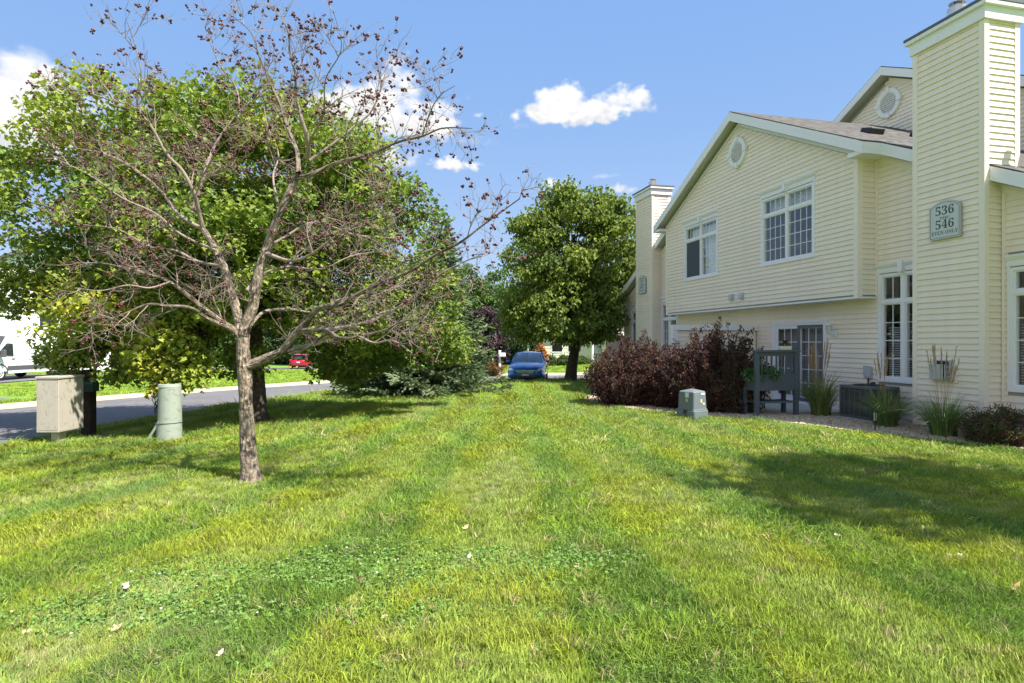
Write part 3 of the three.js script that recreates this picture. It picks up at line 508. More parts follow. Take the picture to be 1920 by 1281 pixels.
// sliding patio doors
for (const [x0, x1, y0, y1] of doors) {
  const f = 0.06, xm = (x0 + x1) / 2, fr = [box(x0 - 0.05, x1 + 0.05, y1 - 0.005, y1 + 0.06, 0, 0.035), box(x0 - 0.05, x0, 0.06, y1 - 0.005, 0, 0.035), box(x1, x1 + 0.05, 0.06, y1 - 0.005, 0, 0.035), box(x0, x1, y0 - 0.04, y0 + 0.03, -0.12, 0.06),
    box(x0, x0 + f, y0 + 0.03, y1 - 0.005, -0.1, 0.02), box(x1 - f, x1, y0 + 0.03, y1 - 0.005, -0.1, 0.02), box(x0 + f, x1 - f, y1 - f, y1 - 0.005, -0.1, 0.02)];
  const d = part('patio_door', fr, M.trim, house);
  const panel = (a, b, z, frame, name) => {
    const s = 0.085, st = [box(a, a + s, y0 + 0.031, y1 - f - 0.001, z - 0.03, z), box(b - s, b, y0 + 0.031, y1 - f - 0.001, z - 0.03, z), box(a + s, b - s, y0 + 0.031, y0 + 0.16, z - 0.03, z), box(a + s, b - s, y1 - f - s, y1 - f - 0.001, z - 0.03, z)];
    part(name, st, frame, d); const A = a + s, B = b - s, C = y0 + 0.16, D = y1 - f - s, bars = [];
    for (let i = 0; i < 3; i++) for (let j = 0; j < 5; j++) { const g = new THREE.PlaneGeometry((B - A) / 3, (D - C) / 5); g.translate(lerp(A, B, (i + .5) / 3), lerp(C, D, (j + .5) / 5), z - 0.02); part('pane', g, M.glass, d); }
    for (let i = 1; i < 3; i++) bars.push(box(lerp(A, B, i / 3) - 0.009, lerp(A, B, i / 3) + 0.009, C, D, z - 0.026, z - 0.014)); for (let j = 1; j < 5; j++) bars.push(box(A, B, lerp(C, D, j / 5) - 0.009, lerp(C, D, j / 5) + 0.009, z - 0.0255, z - 0.0145));
    part('grille', bars, M.trim, d);
  };
  panel(x0 + f, xm + 0.04, -0.005, M.trim, 'door_panel'); panel(xm - 0.04, x1 - f, -0.05, M.trim, 'door_panel');
  part('screen_frame', [box(xm - 0.02, xm + 0.05, y0 + 0.04, y1 - f - 0.005, -0.004, 0.018), box(x1 - f - 0.05, x1 - f - 0.002, y0 + 0.04, y1 - f - 0.005, -0.004, 0.018), box(xm + 0.05, x1 - f - 0.05, y1 - f - 0.07, y1 - f - 0.005, -0.004, 0.018), box(xm + 0.05, x1 - f - 0.05, y0 + 0.04, y0 + 0.12, -0.004, 0.018)], M.screenFrame, d);
  const pl = []; for (let y = y0 + 0.1; y < y1 - 0.1; y += 0.06) { const s = new THREE.BoxGeometry(x1 - x0 - 0.14, 0.003, 0.055); s.rotateX(1.1); s.translate(xm, y, -0.25); pl.push(s); } part('blind', pl, mat(lin(0.16, 0.155, 0.17), 0.7), d);
}
// chimneys
function chimney(s) {
  const x0 = s > 0 ? CW[0] : -CW[1], x1 = s > 0 ? CW[1] : -CW[0], Z0 = -0.36, Z1 = 0.42, top = 7.42;
  const c = part('chimney', box(x0 + 0.02, x1 - 0.02, -0.4, top, Z0 + 0.02, Z1 - 0.02), M.sheath, house);
  siding(c, 0.06, top, () => [[x0 + 0.09, x1 - 0.09]], s > 0 ? [] : [], (m, x, y) => m.position.set(x, y, Z1 - 0.018));
  siding(c, 0.06, top, () => [[0.09, Z1 - Z0 - 0.09]], [], (m, x, y) => { m.rotation.y = Math.PI / 2; m.position.set(x1 - 0.018, y, Z1 - x); });
  for (const [a, b] of [[x0, Z1], [x1, Z1], [x1, Z0], [x0, Z0]]) { const ix = a === x0 ? 1 : -1, iz = b === Z1 ? -1 : 1; part('corner_post', [box(Math.min(a - ix * 0.012, a + ix * 0.095), Math.max(a - ix * 0.012, a + ix * 0.095), -0.2, top, Math.min(b - iz * 0.010, b + iz * 0.012), Math.max(b - iz * 0.010, b + iz * 0.012)), box(Math.min(a - ix * 0.010, a + ix * 0.012), Math.max(a - ix * 0.010, a + ix * 0.012), -0.2, top, Math.min(b + iz * 0.0121, b + iz * 0.095), Math.max(b + iz * 0.0121, b + iz * 0.095))], M.post, c); }
  part('far_siding', [box(x0 - 0.002, x0 + 0.01, 0.06, top, Z0 + 0.1, Z1 - 0.1), box(x0 + 0.1, x1 - 0.1, 0.06, top, Z0 - 0.002, Z0 + 0.01)], M.siding, c);
  part('crown_board', [box(x0 - 0.05, x1 + 0.05, top + 0.001, top + 0.22, Z0 - 0.05, Z1 + 0.05)], M.trim, c);
  part('crown_molding', [rbox(x0 - 0.11, x1 + 0.11, top + 0.221, top + 0.30, Z0 - 0.11, Z1 + 0.11, 0.012)], M.trim, c);
  part('metal_cap', box(x0 - 0.12, x1 + 0.12, top + 0.301, top + 0.35, Z0 - 0.12, Z1 + 0.12), M.darkGrey, c);
  const fx = s > 0 ? (x0 + x1) / 2 - 0.13 : (x0 + x1) / 2, fz = 0.02;
  part('flue', [cyl(0.10, 0.10, 0.2, fx, top + 0.35, fz, 20), cyl(0.085, 0.085, 0.2, fx, top + 0.55, fz, 20)], M.galv, c);
  part('flue_cap', [cyl(0.16, 0.17, 0.16, fx, top + 0.53, fz, 24), cyl(0.14, 0.14, 0.02, fx, top + 0.78, fz, 24), ...[0, 1, 2, 3].map(k => cyl(0.008, 0.008, 0.1, fx + 0.1 * Math.cos(k * 1.57), top + 0.69, fz + 0.1 * Math.sin(k * 1.57), 5))], M.galv, c);
}
chimney(1); chimney(-1);
part('inner_corner', [box(7.212, 7.262, 0.06, wallTop(7.26) - 0.14, 0.0, 0.05), box(-7.262, -7.212, 0.06, wallTop(7.26) - .14, 0, 0.05), box(5.71, 5.76, 0.06, wallTop(5.7) - .14, 0, 0.045), box(-5.76, -5.71, 0.06, wallTop(5.7) - .14, 0, 0.045)], M.post, house);
// dryer vents on the overhang, vents on the roof
for (const x of [-0.31, 0.2]) { const g = new THREE.BoxGeometry(0.17, 0.17, 0.1), p = g.attributes.position; for (let i = 0; i < p.count; i++) if (p.getY(i) > 0 && p.getZ(i) > 0) p.setZ(i, 0.0); g.computeVertexNormals(); g.translate(x, 3.03, OH + 0.075); const v = part('dryer_vent', [box(x - 0.11, x + 0.11, 2.92, 3.14, OH + 0.004, OH + 0.025)], M.trim, house); part('vent_hood', g, M.greyMetal, v); }
for (const [x, z] of [[3.05, -1.25], [3.05, -2.75], [3.05, -4.1]]) { const g = new RoundedBoxGeometry(0.36, 0.16, 0.42, 2, 0.03), p = g.attributes.position; for (let i = 0; i < p.count; i++) { if (p.getX(i) < 0 && p.getY(i) > 0) p.setY(i, p.getY(i) * 0.4); } g.computeVertexNormals(); const v = part('roof_vent', g, M.blackPlastic, house); v.rotation.z = -Math.atan(SLOPE); v.position.set(x, roofY(x) + 0.11, z); }
// privacy wall between the two patios
{
  const f = part('privacy_wall', [box(0.09, 0.17, 0.05, 2.02, 0.02, 2.68)], M.sheath, house);
  siding(f, 0.12, 2.0, () => [[0.0, 2.52]], [], (m, x, y) => { m.rotation.y = Math.PI / 2; m.position.set(0.172, y, 2.58 - x); });
  part('wall_cap', [box(0.05, 0.235, 2.02, 2.17, 0.0, 2.72)], M.trim, f); part('end_post', [box(0.05, 0.22, 0.0, 2.02, 2.58, 2.72)], M.trim, f);
}
// concrete patios
for (const s of [1, -1]) { const m = part(numbered('patio'), rbox(-1.75, 1.75, -0.3, 0.06, -1.35, 1.35, 0.02), M.concrete, scene); m.userData.kind = 'structure'; m.position.copy(inHouse(s * 1.98, 0, 1.36)); m.rotation.y = TURN; }
// loose siding joint flap under the overhang is left to the boards above
console.log('house done');

// ───────── trees and shrubs ─────────
const UPV = V(0, 1, 0);
function spin(v, R, lo, hi) { const ax = V(R() - .5, R() - .5, R() - .5).cross(v).normalize(); return v.clone().applyAxisAngle(ax, lerp(lo, hi, R())); }
function instanced(name, geo, material, list, parent) {      // list: [Matrix4, r, g, b]
  const im = new THREE.InstancedMesh(geo, material, list.length), c = new THREE.Color(); im.name = name;
  list.forEach(([m, r, g, b], i) => { im.setMatrixAt(i, m); im.setColorAt(i, c.setRGB(r, g, b)); });
  im.castShadow = im.receiveShadow = true; im.userData.kind = 'stuff'; parent.add(im); return im;
}
// lobed leaf, folded along the midrib; lies in xz pointing to +z
function leafGeo(kind, s) {
  const half = kind === 'maple' ? [[0, 0], [0.16, 0.05], [0.42, 0.02], [0.34, 0.26], [0.54, 0.52], [0.27, 0.56], [0.17, 0.72], [0, 1]] : kind === 'oval' ? [[0, 0], [0.2, 0.22], [0.24, 0.5], [0.14, 0.8], [0, 1]] : [[0, 0], [0.3, 0.3], [0.26, 0.62], [0, 1]];
  const pos = [], idx = []; let q = 0;
  for (const sg of [1, -1]) { for (const [x, z] of half) pos.push(sg * x * s, (Math.abs(x) * 0.35 - z * z * 0.22) * s, z * s); for (let i = 1; i < half.length - 1; i++) sg > 0 ? idx.push(q, q + i + 1, q + i) : idx.push(q, q + i, q + i + 1); q += half.length; }
  return geoFrom(pos, idx, null, true);
}
function spray(kind, s, n, seed, spread) {
  const R = rng(seed), l = [];
  for (let i = 0; i < n; i++) { const g = leafGeo(kind, s * (0.7 + 0.55 * R())); g.rotateX(0.25 + 0.75 * R()); g.rotateZ((R() - .5) * 0.9); g.rotateY(R() * 6.283); g.translate((R() - .5) * spread, (R() - .5) * spread * 0.7, (R() - .5) * spread); l.push(g); }
  return merge(l);
}
const mapleSprays = [spray('maple', 0.098, 5, 1, 0.24), spray('maple', 0.088, 5, 2, 0.26)];
const broadSprays = [spray('broad', 0.17, 5, 3, 0.34), spray('broad', 0.16, 5, 4, 0.34)];
// crown: clumps inside ellipsoids {c, r, clumps, per, cr}; colour(fn) gives rgb
function crownList(lobes, R, colour, scale = 1) {
  const out = [[], []], m4 = new THREE.Matrix4(), q = new THREE.Quaternion();
  for (const L of lobes) for (let k = 0; k < L.clumps; k++) {
    let u = V(R() * 2 - 1, R() * 2 - 1, R() * 2 - 1); while (u.lengthSq() > 1 || u.lengthSq() < 0.02) u = V(R() * 2 - 1, R() * 2 - 1, R() * 2 - 1);
    const len = u.length(), rr = Math.pow(len, 0.55) * (0.86 + 0.22 * R()); u.multiplyScalar(rr / len);
    const c = V(L.c.x + u.x * L.r.x, L.c.y + u.y * L.r.y, L.c.z + u.z * L.r.z), cr = L.cr * (0.6 + 0.8 * R()), tone = R();
    const n = Math.round(L.per * (0.6 + 0.8 * R()));
    for (let i = 0; i < n; i++) {
      const w = V(R() * 2 - 1, R() * 2 - 1, R() * 2 - 1); if (w.lengthSq() > 1) continue;
      const p = V(c.x + w.x * cr, c.y + w.y * cr * 0.62 - 0.25 * cr * (w.x * w.x + w.z * w.z), c.z + w.z * cr);
      q.setFromEuler(new THREE.Euler((R() - .5) * 1.0, R() * 6.283, (R() - .5) * 1.0)); const s = scale * (0.75 + 0.5 * R());
      m4.compose(p, q, V(s, s, s)); out[R() < 0.5 ? 0 : 1].push([m4.clone(), ...colour(R, tone, p, L)]);
    }
  }
  return out;
}
const eyeball = (px, py, d, rx, ry, rd, clumps, per, cr, extra = {}) => ({ c: at(px, py, d), r: V(rx / FOCAL * d, ry / FOCAL * d, rd), clumps, per, cr, ...extra });

// 1. bare crab apple with fruit, in front
{
  const D = 7.22, base = at(470, 906, D), R = rng(41), bark = barkMat([0.22, 0.18, 0.15], [0.80, 0.73, 0.64], 0.03), twigMat = mat(lin(0.265, 0.20, 0.168), 0.9, { bumpMap: barkBump, bumpScale: 0.002 });
  const tree = thing('crab_apple_tree', 'nearly leafless crab apple tree covered in dark red fruit, standing in the near lawn', 'tree', [base.x, g0(base.x, D) - 0.02, base.z]);
  const o = tree.position, P = (px, py, dz = 0) => at(px, py, D + dz).sub(o);
  const trunkPts = [V(0, -0.05, 0), V(0, 0.12, 0), P(465, 840), P(461, 760), P(459, 700), P(456, 650, 0.02), P(454, 622, 0.03)];
  part('trunk', limb(trunkPts, t => 0.105 - 0.022 * ss(0, 0.5, t) + 0.09 * Math.exp(-t * 22) - 0.004 * t, 0, 40, 18, 0.16), bark, tree);
  const Z = (x, y) => [300 + x / 2.135, 100 + y / 2.135];
  const limbs = [
    // [points in photograph pixels, depth at the end, radius at start and end]
    [[[459, 690], Z(430, 1220), Z(490, 1192), Z(530, 1140), Z(590, 1072)], -0.25, 0.062, 0.045],
    [[Z(585, 1078), Z(640, 1020), Z(720, 1005), Z(800, 960), Z(900, 912), Z(1000, 872), Z(1100, 808), Z(1200, 758), Z(1290, 690), [975, 372]], -0.9, 0.036, 0.006, -0.25],
    [[Z(520, 1196), Z(600, 1170), Z(680, 1122)], -0.45, 0.036, 0.03, -0.15],
    [[Z(560, 1112), Z(600, 1108), Z(660, 1105), Z(720, 1140), Z(810, 1132), Z(900, 1108), Z(985, 1070), Z(1080, 1060)], -1.1, 0.032, 0.006, -0.2],
    [[Z(668, 1108), Z(725, 1098), Z(780, 1088), Z(890, 1052), Z(990, 992), Z(1090, 905), Z(1200, 842), Z(1300, 800)], -0.6, 0.024, 0.004, -0.46],
    [[Z(800, 1135), Z(860, 1160), Z(930, 1150), Z(1010, 1200)], -1.3, 0.016, 0.004, -0.71],
    [[[454, 625], Z(312, 1050), Z(286, 960), Z(258, 865), Z(215, 772), Z(172, 705)], 0.25, 0.066, 0.036, 0.03],
    [[Z(172, 705), Z(112, 672), Z(60, 630), Z(10, 560), [270, 330], [200, 290], [120, 275]], 0.9, 0.028, 0.004, 0.25],
    [[Z(172, 705), Z(152, 620), Z(130, 545), Z(85, 465), Z(35, 415), [285, 240], [258, 200], [265, 140], [250, 75], [238, 40]], -0.6, 0.030, 0.004, 0.25],
    [[Z(130, 640), Z(180, 470), Z(218, 372), Z(270, 290), Z(322, 228), Z(392, 170), [500, 165]], 0.8, 0.028, 0.005, 0.2],
    [[Z(322, 228), Z(300, 130), Z(250, 60), [400, 95], [380, 40]], 0.5, 0.014, 0.003, 0.6],
    [[[455, 628], Z(375, 1000), Z(397, 870), Z(430, 772), Z(462, 680), Z(502, 590), Z(545, 495)], 0.15, 0.068, 0.042, 0.0],
    [[Z(540, 500), Z(600, 488), Z(700, 442), Z(850, 400), Z(950, 356), Z(1050, 332), Z(1130, 300), Z(1250, 300)], -0.5, 0.034, 0.005, 0.15],
    [[Z(553, 480), Z(552, 420), Z(540, 370), Z(508, 288), Z(480, 200), Z(440, 118), Z(400, 20), [470, 60], [420, 20]], 0.7, 0.032, 0.004, 0.15],
    [[Z(590, 420), Z(592, 360), Z(572, 280), Z(546, 180), Z(540, 80), Z(520, 0), [540, 60], [520, 10]], -0.6, 0.030, 0.004, 0.1],
    [[Z(600, 430), Z(715, 345), Z(780, 290), Z(840, 240), Z(882, 150), Z(912, 20), [725, 110]], 0.4, 0.022, 0.003, 0.1],
    [[Z(1050, 332), Z(1080, 240), Z(1120, 170), Z(1180, 130)], -0.7, 0.010, 0.003, -0.31],
    [[Z(430, 775), Z(510, 730), Z(600, 680), Z(680, 690), Z(760, 722), Z(860, 735), Z(960, 742)], 0.8, 0.022, 0.004, 0.1],
    [[Z(420, 800), Z(520, 830), Z(600, 808), Z(690, 742), Z(780, 690), Z(900, 628)], -0.9, 0.026, 0.004, 0.08],
    [[Z(735, 716), Z(765, 625), Z(860, 590), Z(930, 560)], -1.0, 0.012, 0.003, -0.6],
    [[[455, 634], [428, 615], [393, 600], [356, 577], [310, 574], [281, 570], [225, 592], [150, 619]], -0.9, 0.032, 0.004, 0],
    [[[452, 624], [420, 606], [375, 572], [345, 548], [318, 529], [262, 510], [210, 497], [172, 487], [164, 462]], -0.3, 0.036, 0.006, 0],
    [[[318, 529], [280, 540], [240, 535], [190, 545], [140, 540]], -0.8, 0.014, 0.003, -0.15],
    [[[420, 500], [370, 490], [330, 470], [280, 462], [220, 430], [150, 420], [90, 400]], 0.6, 0.022, 0.004, 0.1],
    [[[405, 470], [340, 440], [290, 400], [230, 372], [170, 330], [110, 300]], -0.7, 0.020, 0.004, 0.12],
    [[[462, 545], [490, 515], [540, 500], [600, 505], [660, 480], [720, 470]], 1.0, 0.020, 0.004, 0.05],
    [[[470, 610], [495, 585], [540, 580], [590, 585], [640, 560], [700, 555], [770, 520]], 0.9, 0.022, 0.004, 0.02],
    [[[520, 380], [512, 330], [522, 290], [500, 230], [490, 150]], 0.9, 0.016, 0.003, 0.1],
    [[Z(150, 640), [350, 380], [380, 330], [410, 280], [440, 250]], -0.6, 0.016, 0.003, 0.2],
    [[[258, 200], [200, 185], [150, 170], [95, 165]], -0.2, 0.010, 0.003, -0.317],
    [[[577, 269], [606, 215], [610, 150], [640, 90], [625, 20]], -0.9, 0.014, 0.003, 0.0],
  ];
  const twigs = [], tips = [];
  const grow = (p, dir, len, r, depth) => {
    const pts = [p.clone()]; let d = dir.clone(), q = p.clone(); const n = depth === 0 ? 5 : depth === 1 ? 4 : 2;
    for (let i = 0; i < n; i++) { d.add(V((R() - .5) * .6, (R() - .42) * .55, (R() - .5) * .6)).normalize(); q = q.clone().addScaledVector(d, len / n); pts.push(q); }
    twigs.push(limb(pts, r, Math.max(0.0014, r * 0.35), n + (depth === 0 ? 3 : 0), depth === 0 ? 5 : 3));
    if (depth < 2) { const m = depth === 0 ? Math.round(5 + len * 6) : Math.round(2 + len * 6); for (let i = 0; i < m; i++) { const t = 0.15 + 0.85 * R(), k = Math.min(n - 1, Math.floor(t * n)), s = pts[k].clone().lerp(pts[k + 1], t * n - k), nd = spin(pts[k + 1].clone().sub(pts[k]).normalize(), R, 0.5, 1.25); grow(s, nd, depth === 0 ? 0.12 + 0.32 * R() : 0.05 + 0.13 * R(), depth === 0 ? 0.0042 : 0.0024, depth + 1); } }
    if (depth > 0 && R() < 0.5) tips.push(q);
  };
  for (const [px, dz1, r0, r1, dz0 = 0] of limbs) {
    const pts = px.map(([x, y], i) => P(x, y, lerp(dz0, dz1, i / (px.length - 1)) + (i && i < px.length - 1 ? 0.1 * (R() - .5) : 0)));
    part('branch', limb(pts, r0, r1, pts.length * 5, r0 > 0.03 ? 10 : 7, 0.14), r0 > 0.03 ? bark : twigMat, tree);
    const cv = new THREE.CatmullRomCurve3(pts, false, 'centripetal'), L = cv.getLength(), n = Math.round(L * (r0 > 0.05 ? 1.4 : 3.7));
    for (let i = 0; i < n; i++) { const t = 0.12 + 0.88 * (i + R()) / n, dir = spin(cv.getTangentAt(Math.min(t, 0.999)), R, 0.4, 1.2).add(V(0, 0.18, 0)).normalize(); grow(cv.getPointAt(Math.min(t, 0.999)), dir, (0.26 + 0.46 * R()) * (1.1 - 0.55 * t), 0.0085 * (1.15 - 0.5 * t), 0); }
  }
  stuffPart(part('twigs', twigs, twigMat, tree));
  const fruit = new THREE.SphereGeometry(0.0125, 7, 5), list = [], m4 = new THREE.Matrix4();
  for (const p of tips) { if (R() > (p.y > 2.6 ? 0.62 : 0.22)) continue; const n = 2 + Math.floor(R() * 4); for (let i = 0; i < n; i++) { const s = 0.75 + 0.5 * R(), v = 0.5 + R(); m4.compose(V(p.x + (R() - .5) * .045, p.y - R() * .035, p.z + (R() - .5) * .045), new THREE.Quaternion(), V(s, s, s)); list.push([m4.clone(), 0.085 * v, 0.016 * v, 0.018 * v]); } }
  instanced('fruit', fruit, mat(0xffffff, 0.45), list, tree);
  // rusty bark flakes at the foot
  console.log('crab apple', twigs.length, list.length);
}
// 2. maple behind it
function broadTree(name, label, base, trunkTop, r0, lobes, sprays, colour, seed, barkM, opt = {}) {
  const R = rng(seed), tree = thing(name, label, 'tree', [base.x, base.y - 0.03, base.z], 0, opt.group), o = tree.position;
  part('trunk', limb([V(0, -0.1, 0), V(0, 0.15, 0), ...trunkTop.slice(0, -1).map(p => p.clone().sub(o)), trunkTop[trunkTop.length - 1].clone().sub(o)], t => r0 * (1 - 0.62 * t) + r0 * 0.6 * Math.exp(-t * 26), 0, 26, 14, 0.12), barkM, tree);
  const L = lobes.map(l => ({ ...l, c: l.c.clone().sub(o) })), top = trunkTop[trunkTop.length - 1].clone().sub(o);
  for (const l of L) { const t = opt.lift ?? 0.55, a = V(0, 0, 0).lerp(top, t + 0.35 * R()), m = a.clone().lerp(l.c, 0.5).add(V(0, 0.35, 0)); part('branch', limb([a, m, l.c.clone()], r0 * 0.42, r0 * 0.1, 12, 7, 0.1), barkM, tree);
    for (let k = 0; k < (opt.subs ?? 5); k++) { const e = l.c.clone().add(V((R() * 2 - 1) * l.r.x, (R() * 2 - 1) * l.r.y, (R() * 2 - 1) * l.r.z).multiplyScalar(0.75)); part('branch', limb([m.clone().lerp(l.c, R() * 0.6), m.clone().lerp(e, 0.55).add(V(0, 0.1, 0)), e], r0 * 0.16, r0 * 0.04, 8, 5), barkM, tree); } }
  const lists = crownList(L, R, colour, opt.leaf ?? 1), lm = opt.mat || leafMat(0.5, 0.42);
  lists.forEach((l, k) => instanced('crown', sprays[k], lm, l, tree));
  return tree;
}
{
  const d = 12.9, gx = (485 - CX) / FOCAL * d, base = V(gx, g0(gx, d), -d), darkBark = barkMat([0.16, 0.13, 0.11], [0.42, 0.36, 0.31], 0.02);
  const lobes = [
    eyeball(440, 400, 13.2, 300, 215, 2.9, 200, 74, 0.64), eyeball(430, 450, 13.2, 200, 130, 1.8, 70, 70, 0.62), eyeball(385, 470, 11.0, 150, 110, 1.1, 34, 60, 0.45, { sunlit: .25 }), eyeball(130, 430, 13.0, 110, 150, 1.7, 42, 60, 0.55), eyeball(230, 240, 12.8, 130, 88, 1.6, 34, 62, 0.52, { sunlit: .5 }), eyeball(545, 290, 13.0, 165, 105, 1.9, 46, 62, 0.55, { sunlit: .35 }),
    eyeball(700, 440, 13.2, 130, 150, 1.9, 52, 60, 0.55, { sunlit: .2 }), eyeball(650, 590, 13.4, 130, 80, 1.7, 34, 60, 0.5), eyeball(250, 590, 11.6, 170, 70, 1.1, 44, 60, 0.42, { sunlit: .55 }), eyeball(150, 640, 11.5, 70, 45, 0.6, 12, 50, 0.34, { sunlit: .3 }),
    eyeball(325, 660, 11.2, 70, 50, 0.6, 17, 52, 0.32, { sunlit: .6 }), eyeball(310, 715, 11.1, 36, 22, 0.4, 5, 36, 0.24, { sunlit: .5 }), eyeball(405, 650, 12.4, 70, 45, 0.9, 14, 50, 0.36), eyeball(60, 520, 12.6, 60, 65, 0.9, 16, 48, 0.4), eyeball(120, 700, 11.3, 26, 14, 0.3, 3, 24, 0.2), eyeball(225, 690, 11.5, 45, 26, .4, 6, 40, .26), eyeball(40, 290, 13, 50, 40, .7, 7, 40, .36), eyeball(800, 560, 13.4, 55, 70, 1.0, 14, 48, 0.4), eyeball(650, 668, 14.6, 62, 42, 0.9, 24, 56, 0.4), eyeball(735, 640, 14.8, 75, 50, 1.0, 26, 56, 0.42), eyeball(830, 640, 14.8, 45, 34, .7, 10, 44, .36), eyeball(380, 230, 13.0, 120, 60, 1.3, 20, 60, .5, { sunlit: .4 }),
  ];
  broadTree('maple_tree', 'large leafy maple with yellow green outer leaves behind the bare tree', base, [at(484, 740, d), at(482, 690, d), at(478, 600, d), at(470, 480, d), at(455, 340, d)], 0.17, lobes, mapleSprays,
    (R, tone, p, L) => { const v = 0.75 + 0.5 * R(), y = clamp((L.sunlit || 0.2) * 1.15 + (tone - .38) * 0.6 + 0.25 * (R() - .5)); const s = y > 0.85 && R() < .3 ? 1.25 : 1; return [lerp(0.125, 0.385, y) * v * s, lerp(0.215, 0.420, y) * v, lerp(0.030, 0.034, y) * v]; }, 91, darkBark, { lift: 0.42, subs: 4 });  // outer lobes yellowed in colour to imitate sun shining through the leaves
}
// 3. broad tree in front of the far street
{
  const d = 27.7, gx = (1070 - CX) / FOCAL * d, base = V(gx, g0(gx, d), -d), bk = barkMat([0.13, 0.11, 0.09], [0.36, 0.30, 0.25], 0.02);
  const lobes = [eyeball(1075, 455, d, 80, 105, 2.4, 70, 62, 0.8), eyeball(1005, 500, d, 62, 100, 2.0, 52, 58, 0.75), eyeball(1145, 490, d, 60, 115, 2.2, 56, 58, 0.75), eyeball(1060, 575, d - 0.6, 95, 60, 2.4, 56, 60, 0.75), eyeball(985, 600, d, 45, 40, 1.4, 20, 50, 0.6), eyeball(1125, 600, d - .5, 40, 38, 1.4, 18, 50, 0.6), eyeball(1060, 375, d, 40, 32, 1.1, 14, 50, .6), eyeball(1130, 400, d, 42, 34, 1.1, 14, 50, .6), eyeball(1000, 420, d, 34, 34, 1.1, 10, 46, .55)];
  broadTree('shade_tree', 'round crowned dark green shade tree beside the blue car', base, [at(1072, 690, d), at(1077, 660, d), at(1080, 610, d), at(1078, 540, d), at(1075, 440, d)], 0.26, lobes, broadSprays,
    (R, tone) => { const v = 0.75 + 0.5 * R(), y = clamp(tone * 0.7 + 0.3 * R()); return [lerp(0.105, 0.235, y) * v, lerp(0.170, 0.290, y) * v, lerp(0.024, 0.032, y) * v]; }, 92, bk, { lift: 0.4 });
}
// off-frame tree on the right whose shade lies on the lawn
{
  const d = 3.3, x = 10.1, base = V(x, 0, -d), lobes = [{ c: V(x - 0.2, 9.4, -d), r: V(2.3, 2.2, 2.0), clumps: 46, per: 38, cr: 0.62 }, { c: V(x + 1.6, 8.2, -d + 0.4), r: V(1.9, 1.6, 1.6), clumps: 24, per: 38, cr: 0.6 }, { c: V(x + 0.6, 11.2, -d + .2), r: V(1.4, 1.3, 1.4), clumps: 14, per: 36, cr: 0.55 }];
  broadTree('shade_tree', 'tall tree right of the frame that shades the lawn', base, [V(x, 2, -d), V(x + .1, 4, -d), V(x, 7, -d), V(x, 10, -d)], 0.24, lobes, broadSprays,
    (R, tone) => { const v = 0.75 + 0.5 * R(); return [0.10 * v, 0.19 * v, 0.025 * v]; }, 93, barkMat([0.13, 0.11, 0.09], [0.36, 0.30, 0.25], 0.02), { lift: 0.55 });
}
